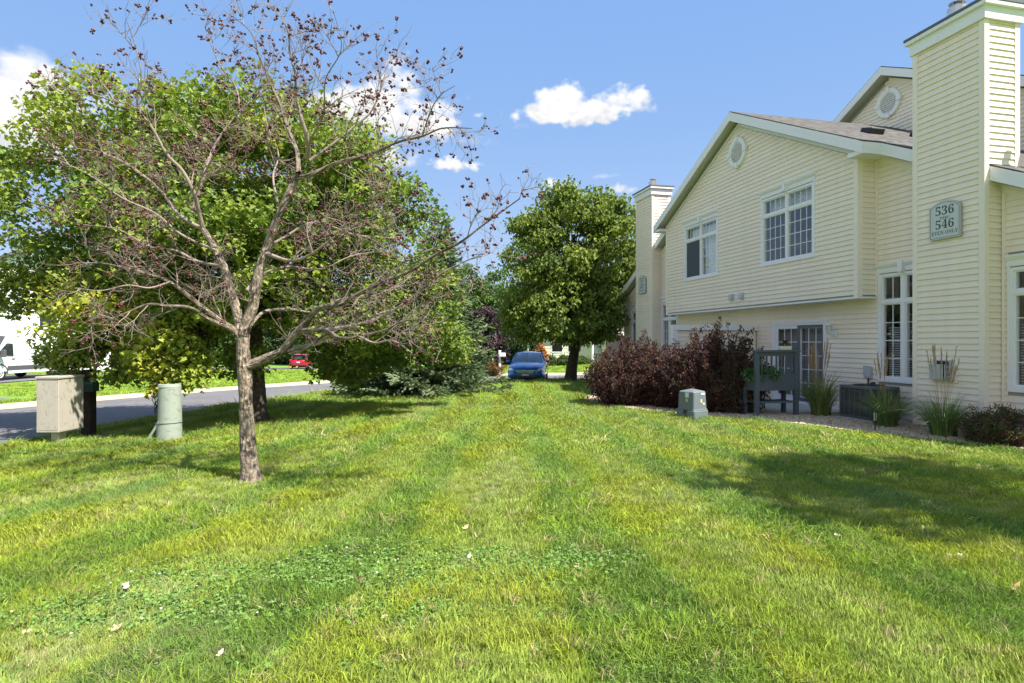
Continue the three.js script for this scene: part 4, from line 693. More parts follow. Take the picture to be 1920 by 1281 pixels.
// 4. blue spruce with low sweeping boughs
{
  const d = 19.7, gx = (782 - CX) / FOCAL * d, R = rng(55), o = V(gx, g0(gx, d) - 0.02, -d), spruce = thing('blue_spruce', 'low spreading blue spruce with a dark skirt of boughs, left of the blue car', 'tree', o.toArray());
  const bk = barkMat([0.12, 0.09, 0.07], [0.32, 0.25, 0.2], 0.02); part('trunk', limb([V(0, -0.1, 0), V(0.02, 1.5, 0), V(0.35, 3.6, 0), V(0.9, 5.9, 0)], 0.17, 0.02, 16, 10, 0.1), bk, spruce);
  const nd = []; { const RR = rng(8); for (let i = 0; i < 46; i++) { const t = i / 46, a = RR() * 6.283, l = 0.075 * (0.7 + .5 * RR()), g = new THREE.ConeGeometry(0.012, l, 3); g.translate(0, l / 2, 0); g.rotateX(1.05 + 0.3 * RR()); g.rotateY(0); const h = new THREE.Matrix4().makeRotationZ(a); g.applyMatrix4(h); g.translate(0, 0, t * 0.2); nd.push(g); } nd.push(new THREE.CylinderGeometry(0.004, 0.006, 0.26, 4).rotateX(Math.PI / 2).translate(0, 0, 0.13)); }
  const needle = merge(nd), list = [], m4 = new THREE.Matrix4(), q = new THREE.Quaternion(), boughs = [];
  const tw = (p, dir, tone) => { const s = 0.75 + 0.6 * R(), v = 0.7 + 0.6 * R(); q.setFromUnitVectors(V(0, 0, 1), dir); m4.compose(p, q, V(s, s, s)); const k = clamp(tone + 0.5 * (R() - .5)); list.push([m4.clone(), lerp(0.11, 0.24, k) * v, lerp(0.165, 0.30, k) * v, lerp(0.075, 0.15, k) * v]); };
  for (let lv = 0; lv < 30; lv++) {
    const h = 0.42 + lv * 0.18, t = (h - 0.4) / 5.3, len = 2.75 * Math.pow(1 - t, 1.15) + 0.12, n = Math.max(4, Math.round(11 - 6 * t)), cx = 0.9 * Math.pow(clamp(h / 5.9), 1.6);
    for (let k = 0; k < n; k++) {
      const a = k / n * 6.283 + R() * 0.7 + lv * 1.3, l = len * (0.72 + 0.4 * R()), droop = lerp(-0.12, 0.32, t) , pts = [];
      for (let i = 0; i <= 5; i++) { const u = i / 5; pts.push(V(cx + Math.cos(a) * l * u, Math.max(0.16, h + l * (droop * u - 0.16 * u * (1 - u) + 0.10 * u * u) + (R() - .5) * .06), Math.sin(a) * l * u)); }
      boughs.push(limb(pts, 0.028 * (1 - 0.6 * t), 0.005, 8, 4)); const cv = new THREE.CatmullRomCurve3(pts), tone = R(), m = Math.round(l * 24);
      for (let i = 0; i < m; i++) { const u = 0.15 + 0.85 * Math.pow(R(), 0.8), p = cv.getPointAt(u), tg = cv.getTangentAt(u), side = tg.clone().cross(UPV).normalize().multiplyScalar(R() < .5 ? 1 : -1), reach = 0.5 * (1 - 0.55 * u) * R() * Math.min(1, l); const e = p.clone().addScaledVector(side, reach).addScaledVector(tg, reach * 0.5).add(V(0, -0.12 * reach + 0.05 * (R() - .5), 0)); tw(e, side.clone().multiplyScalar(0.8).add(tg).add(V((R() - .5) * .9, 0.5 - 1.3 * R(), (R() - .5) * .9)).normalize(), tone); if (R() < 0.5) tw(p, tg.clone().add(V((R() - .5) * .8, (R() - .5) * .5, (R() - .5) * .8)).normalize(), tone); }
    }
  }
  stuffPart(part('boughs', boughs, bk, spruce)); instanced('needles', needle, mat(0xffffff, 0.7), list, spruce); console.log('spruce', list.length);
  // brown litter under it
  const lit = []; for (let i = 0; i < 1800; i++) { const a = R() * 6.28, r = 1.9 * Math.sqrt(R()), x = gx + Math.cos(a) * r, dd = d + Math.sin(a) * r * 0.85; m4.compose(V(x, g0(x, dd) + lawnBump(x, dd) + 0.01, -dd), q.setFromEuler(new THREE.Euler(0.3 * R(), R() * 6, 0)), V(1, 1, 1).multiplyScalar(0.7 + R())); const v = 0.6 + 0.8 * R(); lit.push([m4.clone(), 0.12 * v, 0.075 * v, 0.045 * v]); }
  const im = instanced('bark_mulch', new THREE.BoxGeometry(0.06, 0.014, 0.025), mat(0xffffff, 0.95), lit, scene); tag(im, 'dark bark mulch under the blue spruce', 'mulch');
  const l2 = []; for (const [cx, cd, r, n] of [[-5.4, 12.9, 0.75, 420], [-7.65, 11.1, 0.55, 420]]) for (let i = 0; i < n; i++) { const a = R() * 6.28, rr = r * Math.sqrt(R()), x = cx + Math.cos(a) * rr * 1.2, dd = cd + Math.sin(a) * rr * 0.8; m4.compose(V(x, g0(x, dd) + lawnBump(x, dd) + 0.012, -dd), q.setFromEuler(new THREE.Euler(0.3 * R(), R() * 6, 0)), V(1, 1, 1).multiplyScalar(0.5 + R() * .7)); const v = 0.6 + 0.8 * R(); l2.push([m4.clone(), 0.27 * v, 0.18 * v, 0.12 * v]); }
  const i2 = instanced('bark_mulch_001', new THREE.BoxGeometry(0.05, 0.012, 0.022), mat(0xffffff, 0.95), l2, scene); tag(i2, 'brown bark chips round the maple foot and the mailbox post', 'mulch');
}
// 5. trees across the street
{
  const green = (a, b) => (R, tone) => { const v = 0.7 + 0.6 * R(); return [lerp(a[0], b[0], tone) * v, lerp(a[1], b[1], tone) * v, lerp(a[2], b[2], tone) * v]; }, bk = barkMat([0.14, 0.12, 0.1], [0.36, 0.31, 0.26], 0.02);
  const G = green([0.06, 0.12, 0.02], [0.13, 0.21, 0.03]), Dk = green([0.03, 0.065, 0.02], [0.06, 0.11, 0.03]), Pu = green([0.045, 0.022, 0.032], [0.10, 0.048, 0.062]);
  for (const [px, py, d, rx, ry, col, label, sz] of [
    [905, 625, 44, 42, 52, Pu, 'purple leaved tree behind the spruce tip', 1.2], [870, 560, 50, 60, 60, G, 'bright green tree above the purple tree', 1.4], [968, 648, 50, 34, 44, Dk, 'dark dense tree just left of the pale far house', 1.3], [940, 560, 58, 60, 60, G, 'leafy tree filling the gap behind the shade tree', 1.5],
    [745, 590, 46, 70, 80, Dk, 'dark tree behind the middle of the spruce', 1.4], [640, 600, 62, 60, 60, G, 'green tree behind the red car', 1.6], [470, 610, 56, 75, 60, Dk, 'dark green tree behind the two trunks', 1.5], [330, 590, 54, 70, 70, G, 'green tree far behind the hanging maple branch', 1.5], [442, 655, 40, 26, 28, G, 'small sapling on the far lawn left of the trunks', .9], [1120, 540, 72, 70, 70, G, 'tree standing beyond the far cream houses', 1.8],
    [180, 610, 84, 75, 60, Dk, 'dark tree on the horizon beyond the white house', 2.2], [265, 635, 92, 70, 45, G, 'low green tree on the horizon above the parcel locker', 2.3], [390, 628, 88, 70, 52, G, 'broad tree on the horizon left of the crab apple trunk', 2.3], [520, 632, 90, 60, 46, Dk, 'dark tree on the horizon above the red car', 2.3], [590, 640, 84, 55, 42, G, 'bushy tree on the horizon right of the red car', 2.2], [690, 620, 92, 70, 56, Dk, 'dark tree on the horizon behind the left spruce boughs', 2.4], [820, 625, 90, 65, 52, G, 'green tree on the horizon behind the spruce top', 2.4], [60, 630, 88, 70, 48, Dk, 'dark tree on the horizon at the far left edge', 2.3]]) {
    const x = (px - CX) / FOCAL * d, gy = g0(x, d), c = at(px, py, d), base = V(x, gy, -d), rx3 = rx / FOCAL * d, ry3 = ry / FOCAL * d;
    broadTree('background_tree', label, base, [V(x, gy + (c.y - gy) * .3, -d), V(x + .1, gy + (c.y - gy) * 0.6, -d), V(x, c.y, -d), V(x, c.y + ry3 * .5, -d)], Math.max(0.12, rx3 * 0.07), [{ c, r: V(rx3, ry3, rx3 * .9), clumps: 64, per: 40, cr: rx3 * 0.32 }, { c: c.clone().add(V(rx3 * .4, -ry3 * .35, 0)), r: V(rx3 * .8, ry3 * .6, rx3 * .8), clumps: 26, per: 40, cr: rx3 * .3 }], broadSprays, col, Math.round(px + py), bk, { group: 'trees across the street', leaf: sz, subs: 3, lift: .35 });
  }
}
// 6. shrubs along the house
function shrub(name, label, base, rx, rd, h, stems, perStem, colours, seed, leafKind, leafS, opt = {}) {
  const R = rng(seed), s = thing(name, label, 'shrub', [base.x, base.y, base.z], 0, opt.group), st = [], list = [], m4 = new THREE.Matrix4(), q = new THREE.Quaternion();
  const geo = spray(leafKind, leafS, 3, seed, leafS * 1.4);
  for (let i = 0; i < stems; i++) {
    const a = R() * 6.283, out = Math.sqrt(R()), tall = h * (1.05 - 0.55 * out * out) * (0.7 + 0.38 * R()) + (R() < (opt.wild ?? 0.12) ? h * 0.14 : 0), ex = Math.cos(a) * rx * out, ez = Math.sin(a) * rd * out, pts = [V(ex * 0.35, 0, ez * 0.35), V(ex * 0.72, tall * 0.38, ez * 0.72), V(ex * 0.92, tall * 0.78, ez * 0.92), V(ex * 1.04 + (R() - .5) * .2, tall * (1 - 0.08 * out), ez * 1.04 + (R() - .5) * .2)];
    st.push(limb(pts, 0.009, 0.0025, 9, 4)); const cv = new THREE.CatmullRomCurve3(pts), tone = R(), n = Math.round(perStem * (0.7 + 0.6 * R()));
    for (let k = 0; k < n; k++) { const u = opt.low ? R() : 0.02 + 0.98 * Math.pow(R(), 0.95), p = cv.getPointAt(u), w = 0.24 * (1.05 - u) * (opt.loose ?? 1) + 0.035; q.setFromEuler(new THREE.Euler((R() - .5) * 1.6, R() * 6.283, (R() - .5) * 1.6)); const sc = 0.7 + 0.6 * R(), v = 0.6 + 0.8 * R(); m4.compose(V(p.x + (R() - .5) * 2 * w, Math.max(0.03, p.y + (R() - .5) * 1.6 * w), p.z + (R() - .5) * 2 * w), q, V(sc, sc, sc)); const c = colours[Math.min(colours.length - 1, Math.floor((tone * 0.6 + R() * 0.4) * colours.length))]; list.push([m4.clone(), c[0] * v, c[1] * v, c[2] * v]); }
  }
  stuffPart(part('stems', st, mat(lin(0.10, 0.06, 0.045), 0.9), s)); instanced('foliage', geo, leafMat(0.45, 0.25), list, s); return s;
}
const nine = [[0.045, 0.018, 0.020], [0.065, 0.022, 0.022], [0.10, 0.035, 0.028], [0.065, 0.048, 0.028], [0.15, 0.065, 0.033]];
shrub('ninebark_shrub', 'dark purple ninebark at the left end of the gravel bed', V(3.25, g0(3.25, 16), -16.1), 1.3, 1.2, 1.78, 230, 66, nine, 21, 'oval', 0.062, { group: 'purple ninebark shrubs', wild: .16 });
shrub('ninebark_shrub', 'dark purple ninebark with tall sprays right behind the grey utility box', V(4.95, g0(4.95, 14.4), -14.5), 1.3, 1.0, 2.0, 230, 66, nine, 22, 'oval', 0.060, { group: 'purple ninebark shrubs', wild: .3 });
shrub('ninebark_shrub', 'lower ninebark filling the gap between the two tall purple shrubs', V(4.15, g0(4.15, 15.3), -15.4), 0.9, 0.8, 1.6, 130, 60, nine, 24, 'oval', 0.060, { group: 'purple ninebark shrubs', wild: .25 });
shrub('ninebark_shrub', 'loose bronze green ninebark leaning over the left side of the raised planter', V(5.35, g0(5.35, 13.9), -14.0), 0.75, 0.6, 1.65, 80, 46, [[0.06, 0.03, 0.024], [0.07, 0.06, 0.03], [0.10, 0.05, 0.03], [0.06, 0.075, 0.03]], 25, 'oval', 0.058, { group: 'purple ninebark shrubs', wild: .3 });
shrub('barberry_shrub', 'low rounded barberry with reddish green leaves at the right edge', V(7.95, 0.02, -9.75), 0.55, 0.5, 0.62, 170, 60, [[0.07, 0.10, 0.025], [0.10, 0.12, 0.03], [0.13, 0.045, 0.035], [0.06, 0.09, 0.02], [0.15, 0.06, 0.05]], 23, 'oval', 0.030, { loose: .5 });
for (const [px, d, r, h, label] of [[1035, 46, .7, .8, 'left round green shrub under the far house window'], [1060, 46, .7, .95, 'taller round shrub under the far house window'], [1092, 46, .6, .7, 'yellow green shrub beside the far house door']]) { const x = (px - CX) / FOCAL * d; shrub('foundation_shrub', label, V(x, g0(x, d), -d), r, r, h, 40, 40, [[0.06, 0.10, 0.02], [0.10, 0.15, 0.03]], px, 'oval', 0.11, { group: 'shrubs by the far house' }); }
{ const d = 45, x = (1015 - CX) / FOCAL * d; shrub('flowering_shrub', 'orange flowering plant behind the blue car roof', V(x, g0(x, d), -d), 0.55, 0.5, 1.75, 40, 40, [[0.45, 0.11, 0.03], [0.5, 0.16, 0.04], [0.10, 0.13, 0.03]], 71, 'oval', 0.12); }
{ const d = 34.5, x = (922 - CX) / FOCAL * d; shrub('flowering_shrub', 'red flowers beside the white posts left of the blue car', V(x, g0(x, d), -d), 0.9, 0.5, 0.95, 40, 40, [[0.40, 0.06, 0.03], [0.10, 0.14, 0.03], [0.08, 0.12, 0.03]], 72, 'oval', 0.09); }
// feather reed grasses
function reedGrass(label, base, blades, h, spread, plumes, ph, seed) {
  const R = rng(seed), t = thing('feather_reed_grass', label, 'ornamental grass', base.toArray(), 0, 'feather reed grasses by the house'), bl = [], cols = [];
  const pos = [], idx = [], col = []; let q = 0;
  for (let i = 0; i < blades; i++) {
    const a = R() * 6.283, r = 0.2 * Math.sqrt(R()), l = h * (0.6 + 0.55 * R()), out = spread * (0.3 + R() * 1.5), w = 0.005 + 0.004 * R(), bx = Math.cos(a) * r, bz = Math.sin(a) * r, dx = Math.cos(a + (R() - .5)), dz = Math.sin(a + (R() - .5)), dry = R() < 0.13, v = 0.6 + 0.7 * R();
    for (let k = 0; k <= 6; k++) { const u = k / 6, y = l * (u - 0.42 * out * u * u * u), o = out * l * u * u, ww = w * (1 - u * u * 0.9), sx = -dz * ww, sz = dx * ww; pos.push(bx + dx * o - sx, Math.max(0.01, y), bz + dz * o - sz, bx + dx * o + sx, Math.max(0.01, y), bz + dz * o + sz); for (let e = 0; e < 2; e++) dry ? col.push(0.36 * v, 0.27 * v, 0.12 * v) : col.push(0.17 * v, 0.26 * v, 0.07 * v); if (k) { const b = q - 2; idx.push(b, b + 1, q, q, b + 1, q + 1); } q += 2; }
  }
  const g = geoFrom(pos, idx); g.setAttribute('color', new THREE.Float32BufferAttribute(col, 3)); const m = leafMat(0.6, 0.3); m.vertexColors = true; stuffPart(part('leaf_blades', g, m, t));
  const pm = mat(lin(0.34, 0.20, 0.085), 0.9), pm2 = mat(lin(0.40, 0.28, 0.14), 0.9);
  for (let i = 0; i < plumes; i++) { const a = R() * 6.283, l = ph * (0.78 + 0.3 * R()), lean = 0.07 + 0.14 * R(), e = V(Math.cos(a) * lean * l, l, Math.sin(a) * lean * l), pts = [V(Math.cos(a) * .05, 0, Math.sin(a) * .05), e.clone().multiplyScalar(.5).add(V(-.02, .02, 0)), e], c = new THREE.CatmullRomCurve3(pts); const gs = [limb(pts, 0.0025, 0.0015, 8, 4)]; for (let k = 0; k < 34; k++) { const u = 0.78 + 0.22 * k / 34, p = c.getPointAt(u), s = new THREE.ConeGeometry(0.006, 0.045, 3); s.rotateZ((R() - .5) * 0.8); s.rotateX((R() - .5) * 0.8); s.translate(p.x + (R() - .5) * .014, p.y, p.z + (R() - .5) * .014); gs.push(s); } part('plume', gs, R() < .5 ? pm : pm2, t); }
}
reedGrass('feather reed grass in front of the patio door, thick with tan plumes', V(6.95, 0.02, -13.45), 460, 1.1, 0.6, 30, 1.68, 61);
reedGrass('feather reed grass drooping in front of the grey air conditioner', V(7.35, 0.02, -11.75), 420, 0.9, 0.75, 12, 1.5, 62);
reedGrass('feather reed grass below the wall vent on the near chimney', V(7.62, 0.02, -10.55), 420, 0.85, 0.7, 18, 1.55, 63);
console.log('trees done');

// ───────── things on and beside the house ─────────
const grimeTex = dataTex(256, 256, (u, v) => { const n = tileNoise(u, v, 5, 5), f = tileNoise(u + .3, v + .7, 26, 3), k = clamp(0.955 + 0.06 * n + 0.05 * f - 0.13 * ss(0.12, 0.3, tileNoise(u + .6, v + .2, 11, 4))); return [k, k * 0.985, k * 0.96]; }, true);
const onHouse = (name, label, cat, x, y, z, turn = 0, group) => { const p = inHouse(x, y, z); return thing(name, label, cat, [p.x, p.y, p.z], TURN + turn, group); };
function signFace(lines, W, H, bg, ink) {
  const c = document.createElement('canvas'); c.width = 512; c.height = Math.round(512 * H / W); const k = c.getContext('2d'); k.fillStyle = bg; k.fillRect(0, 0, c.width, c.height); k.fillStyle = ink; k.textAlign = 'center'; k.textBaseline = 'middle';
  for (const [t, y, size, f, sx = 1] of lines) { k.save(); k.translate(256, y * c.height); k.scale(sx, 1); k.font = `${f} ${size}px serif`; k.fillText(t, 0, 0); k.restore(); }
  const t = new THREE.CanvasTexture(c); t.colorSpace = THREE.SRGBColorSpace; return t;
}
function addressSign(label, x, y, z, lines) {
  const W = 0.64, H = 0.72, t = onHouse('address_sign', label, 'sign', x, y, z, 0, 'address signs on the chimneys');
  const outline = (w, h, arch) => { const s = new THREE.Shape(); s.moveTo(-w / 2, 0); s.lineTo(w / 2, 0); s.lineTo(w / 2, h - arch); s.quadraticCurveTo(w * .3, h, 0, h); s.quadraticCurveTo(-w * .3, h, -w / 2, h - arch); s.closePath(); return s; };
  const ink = mat(lin(0.02, 0.11, 0.09), 0.5), bd = outline(W, H, 0.12);
  part('board', new THREE.ExtrudeGeometry(bd, { depth: 0.025, bevelEnabled: false }), mat(lin(0.37, 0.37, 0.365), 0.6), t);
  const g = new THREE.ShapeGeometry(outline(W - 0.012, H - 0.012, 0.12), 16), p = g.attributes.position, uv = []; for (let i = 0; i < p.count; i++) uv.push(p.getX(i) / W + .5, p.getY(i) / H); g.setAttribute('uv', new THREE.Float32BufferAttribute(uv, 2)); g.translate(0, 0.006, 0.028);
  part('face', g, new THREE.MeshStandardMaterial({ map: signFace(lines, W, H, '#c8c6c4', '#0c4f43'), roughness: 0.6 }), t);
  const o = outline(W - 0.05, H - 0.05, 0.115), pts = o.getPoints(14), inner = new THREE.Path(outline(W - 0.066, H - 0.066, 0.112).getPoints(14).map(q => new THREE.Vector2(q.x, q.y + 0.008))); o.holes.push(inner); const bg = new THREE.ShapeGeometry(o, 14); bg.translate(0, 0.025, 0.031); part('border', bg, ink, t);
}
addressSign('arched sign reading 536 THRU 546 EVEN ONLY on the near chimney', 6.485, 3.64, 0.444, [['536', .26, 185, 'bold', 1.0], ['THRU', .455, 56, 'bold'], ['546', .62, 185, 'bold', 1.0], ['EVEN ONLY', .84, 72, 'bold']]);
addressSign('arched sign reading 537 THRU 547 on the far chimney', -6.55, 3.62, 0.444, [['537', .26, 185, 'bold'], ['THRU', .455, 56, 'bold'], ['547', .62, 185, 'bold'], ['ODD ONLY', .84, 72, 'bold']]);
// wall lantern
{
  const t = onHouse('wall_lantern', 'white coach lantern on the wall beside the patio door', 'lantern', 3.22, 1.82, 0.02), wp = mat(lin(0.72, 0.73, 0.72), 0.5);
  const bp = new THREE.CylinderGeometry(0.085, 0.085, 0.025, 8); bp.rotateX(Math.PI / 2); bp.scale(1, 1.35, 1); bp.translate(0, 0.06, 0.014); part('back_plate', bp, wp, t);
  part('arm', limb([V(0, 0.05, 0.03), V(0, 0.02, 0.08), V(0, 0.06, 0.15), V(0, 0.1, 0.17)], 0.014, 0.012, 12, 8), wp, t);
  part('glass_shade', cyl(0.05, 0.078, 0.15, 0, 0.12, 0.17, 8), new THREE.MeshPhysicalMaterial({ color: lin(0.85, 0.88, 0.86), roughness: 0.25, transmission: 0.7, thickness: 0 }), t);
  part('cap', [new THREE.ConeGeometry(0.1, 0.09, 8).translate(0, 0.318, 0.17), cyl(0.012, 0.012, 0.04, 0, 0.355, 0.17, 8)], wp, t); part('base_cup', cyl(0.03, 0.052, 0.03, 0, 0.088, 0.17, 8), wp, t);
}
// air conditioner
{
  const t = onHouse('air_conditioner', 'dark grey outdoor air conditioner unit beside the wall', 'air conditioner', 4.92, 0.02, 0.66), gm = M.darkGrey, w = 0.43, dd = 0.36, h = 0.74, ex = mat(lin(0.05, 0.05, 0.054), 0.7);
  part('base_pad', rbox(-0.5, 0.5, 0, 0.05, -0.42, 0.42, 0.01), M.concrete, t); part('core', box(-w + 0.03, w - 0.03, 0.06, h - 0.06, -dd + 0.03, dd - 0.03), ex, t);
  part('lid', rbox(-w, w, h - 0.07, h, -dd, dd, 0.02), gm, t); part('base_pan', rbox(-w, w, 0.05, 0.11, -dd, dd, 0.015), gm, t);
  for (const [x, z] of [[-1, -1], [1, -1], [1, 1], [-1, 1]]) part('corner_post', box(x > 0 ? w - 0.045 : -w, x > 0 ? w : -w + 0.045, 0.11, h - 0.07, z > 0 ? dd - 0.045 : -dd, z > 0 ? dd : -dd + 0.045), gm, t);
  for (let y = 0.125; y < h - 0.08; y += 0.02) part('louver', [box(-w + 0.046, w - 0.046, y, y + 0.008, dd - 0.02, dd - 0.004), box(w - 0.02, w - 0.004, y, y + 0.008, -dd + 0.046, dd - 0.046)], gm, t);
  for (let i = 1; i < 6; i++) part('guard_rib', box(lerp(-w, w, i / 6) - 0.011, lerp(-w, w, i / 6) + 0.011, 0.11, h - 0.07, dd - 0.003, dd + 0.006), gm, t); for (let i = 1; i < 4; i++) part('guard_rib', box(w - 0.003, w + 0.006, 0.11, h - 0.07, lerp(-dd, dd, i / 4) - 0.011, lerp(-dd, dd, i / 4) + 0.011), gm, t);
  const fan = [new THREE.TorusGeometry(0.29, 0.008, 6, 32), new THREE.TorusGeometry(0.2, 0.006, 6, 32), new THREE.TorusGeometry(0.1, 0.006, 6, 24)].map(g => g.rotateX(Math.PI / 2).translate(0, h + 0.012, 0)); for (let k = 0; k < 12; k++) { const b = new THREE.CylinderGeometry(0.005, 0.005, 0.29, 5); b.rotateZ(Math.PI / 2); b.translate(0.145, h + 0.012, 0); b.rotateY(k / 12 * 6.283); fan.push(b); } part('fan_guard', fan, M.blackPlastic, t);
}
{ const t = onHouse('disconnect_box', 'grey electrical disconnect box with conduit above the air conditioner', 'electrical box', 4.28, 0.87, 0.02); part('enclosure', rbox(-0.085, 0.085, 0, 0.27, 0, 0.09, 0.012), M.greyMetal, t); part('cover', rbox(-0.092, 0.092, 0.03, 0.285, 0.0901, 0.1, 0.004), M.greyMetal, t); part('conduit', limb([V(0, 0.0, 0.045), V(0, -0.15, 0.05), V(0.05, -0.3, 0.1), V(0.16, -0.42, 0.3)], 0.016, 0.016, 14, 8), M.blackPlastic, t); part('refrigerant_line', limb([V(0.14, -0.1, 0.0), V(0.15, -0.11, 0.12), V(0.2, -0.15, 0.16), V(0.24, -0.4, 0.3)], 0.026, 0.026, 14, 8), M.blackPlastic, t); }
{ const t = onHouse('outlet_box', 'small white outlet box low on the wall left of the air conditioner', 'outlet', 3.62, 0.5, 0.02); part('box', rbox(-0.06, 0.06, 0, 0.14, 0, 0.07, 0.01), M.trim, t); part('lid', rbox(-0.065, 0.065, 0.09, 0.15, 0.001, 0.085, 0.008), M.greyMetal, t); part('valve', [limb([V(0.12, -0.1, 0.0), V(0.12, -0.12, 0.1), V(0.06, -0.2, 0.12)], 0.02, 0.02, 8, 8), new THREE.TorusGeometry(0.035, 0.009, 6, 14).translate(0.12, -0.12, 0.13)], mat(lin(0.18, 0.22, 0.26), 0.5), t); }
{ const t = onHouse('fireplace_vent', 'grey square fireplace vent on the near chimney wall', 'vent', 6.46, 0.93, 0.425); part('flange', rbox(-0.25, 0.25, 0, 0.46, 0.0, 0.022, 0.006), M.post, t); part('housing', box(-0.2, 0.2, 0.03, 0.42, 0.022, 0.06), M.greyMetal, t);
  part('front_shield', rbox(-0.21, 0.07, 0.05, 0.34, 0.13, 0.142, 0.004), M.greyMetal, t); for (let i = 0; i < 5; i++) part('slat', box(-0.2 + 0.1 * i - 0.01, -0.2 + 0.1 * i + 0.01, 0.05, 0.34, 0.06, 0.129), M.greyMetal, t); part('cage_bar', [box(0.08, 0.2, 0.1, 0.115, 0.11, 0.125), box(0.08, 0.2, 0.19, 0.205, 0.11, 0.125), box(0.08, 0.2, 0.28, 0.295, 0.11, 0.125)], M.galv, t); part('opening', box(-0.12, 0.12, 0.1, 0.4, 0.0601, 0.064), M.blackPlastic, t); }
{ // satellite dish on the low roof behind the near chimney
  const x = 7.95, z = -1.15, t = onHouse('satellite_dish', 'pale satellite dish on the roof behind the near chimney', 'satellite dish', x, roofY(x) + 0.03, z), pts = []; for (let i = 0; i <= 10; i++) pts.push(new THREE.Vector2(0.44 * i / 10, 0.09 * (i / 10) ** 2)); const g = new THREE.LatheGeometry(pts, 28); const m = mat(lin(0.62, 0.62, 0.61), 0.5, { side: THREE.DoubleSide });
  const d = part('reflector', g, m, t); d.position.set(0, 1.72, 0); d.rotation.set(1.15, 0, -0.5); part('mast', limb([V(0, 0, 0), V(0, 0.9, 0), V(0, 1.7, -0.04)], 0.03, 0.025, 10, 8), M.greyMetal, t); part('brace', limb([V(-0.5, 0.3, 0.0), V(0, 1.0, 0)], 0.014, 0.014, 4, 6), M.greyMetal, t); part('feed_arm', limb([V(0, 1.5, 0.05), V(-0.12, 1.45, 0.35), V(-0.2, 1.62, 0.52)], 0.016, 0.014, 8, 6), M.greyMetal, t); part('receiver', rbox(-0.26, -0.14, 1.6, 1.7, 0.48, 0.62, 0.02), M.darkGrey, t); }
// raised planter with railing
{
  const p = at(1456, 778, 13.35), t = thing('raised_planter', 'tall slate grey raised planter with slatted back on the patio edge', 'planter', [p.x, 0.045, p.z], TURN + Math.PI / 2), w = 0.50, b = M.slate, dp = 0.42;
  for (const x of [-w, w]) { part('post', rbox(x - 0.045, x + 0.045, 0, 1.42, 0 - 0.045, 0.045, 0.006), b, t); part('leg', rbox(x - 0.04, x + 0.04, 0, 0.62, -dp - 0.04, -dp + 0.04, 0.006), b, t); }
  part('top_rail', rbox(-w - 0.07, w + 0.07, 1.42, 1.465, -0.075, 0.075, 0.006), b, t); part('upper_rail', box(-w + 0.045, w - 0.045, 1.33, 1.419, -0.02, 0.02), b, t); part('lower_rail', box(-w + 0.045, w - 0.045, 0.885, 0.93, -0.02, 0.02), b, t);
  for (let i = 1; i < 8; i++) part('slat', box(lerp(-w, w, i / 8) - 0.018, lerp(-w, w, i / 8) + 0.018, 0.93, 1.33, -0.012, 0.012), b, t);
  part('planter_panel', [box(-w + 0.045, w - 0.045, 0.56, 0.885, -0.022, 0.024)], b, t); part('planter_panel', [box(-w - 0.02, -w + 0.02, 0.56, 0.88, -dp, -0.046), box(w - 0.02, w + 0.02, 0.56, 0.88, -dp, -0.046), box(-w, w, 0.56, 0.88, -dp - 0.02, -dp + 0.02)], b, t); part('planter_floor', box(-w, w, 0.58, 0.62, -dp + .021, -0.023), b, t);
  part('shelf', box(-w + 0.05, w - 0.05, 0.28, 0.32, -dp, -0.0), b, t); part('soil', box(-w + 0.03, w - 0.03, 0.62, 0.8, -dp + 0.03, -0.03), mat(lin(0.05, 0.035, 0.025), 1), t);
  const q = t.localToWorld(V(-0.2, 0.8, -0.2)); t.updateMatrixWorld(true); const wp = t.localToWorld(V(-0.22, 0.8, -0.2));
  shrub('potted_greens', 'green leafy plant growing in the raised grey planter', wp, 0.3, 0.2, 0.35, 34, 16, [[0.05, 0.13, 0.03], [0.08, 0.17, 0.04]], 81, 'oval', 0.07, {});
  t.updateMatrixWorld(true); const fp = t.localToWorld(V(0.22, 1.466, 0)), f = thing('flower_pot', 'white window box with a dark red flower on the planter rail', 'flower pot', fp.toArray(), TURN + Math.PI / 2);
  part('pot', rbox(-0.14, 0.14, 0, 0.085, -0.06, 0.06, 0.015), mat(lin(0.62, 0.58, 0.48), 0.7), f); const R = rng(4), lf = [], fl = []; for (let i = 0; i < 26; i++) { const g = leafGeo('oval', 0.06 + 0.03 * R()); g.rotateX(-0.9 * R()); g.rotateY(R() * 6.28); g.translate((R() - .5) * .22, 0.09 + 0.05 * R(), (R() - .5) * .06); lf.push(g); } for (let i = 0; i < 16; i++) { const g = new THREE.SphereGeometry(0.03, 7, 5); g.scale(1, .6, 1); g.translate(-0.0 + (R() - .5) * .1, 0.17 + (R() - .5) * .07, (R() - .5) * .09); fl.push(g); }
  part('leaves', lf, mat(lin(0.08, 0.16, 0.03), 0.7, { side: THREE.DoubleSide }), f); part('blossom', fl, mat(lin(0.075, 0.006, 0.015), 0.7), f);
}
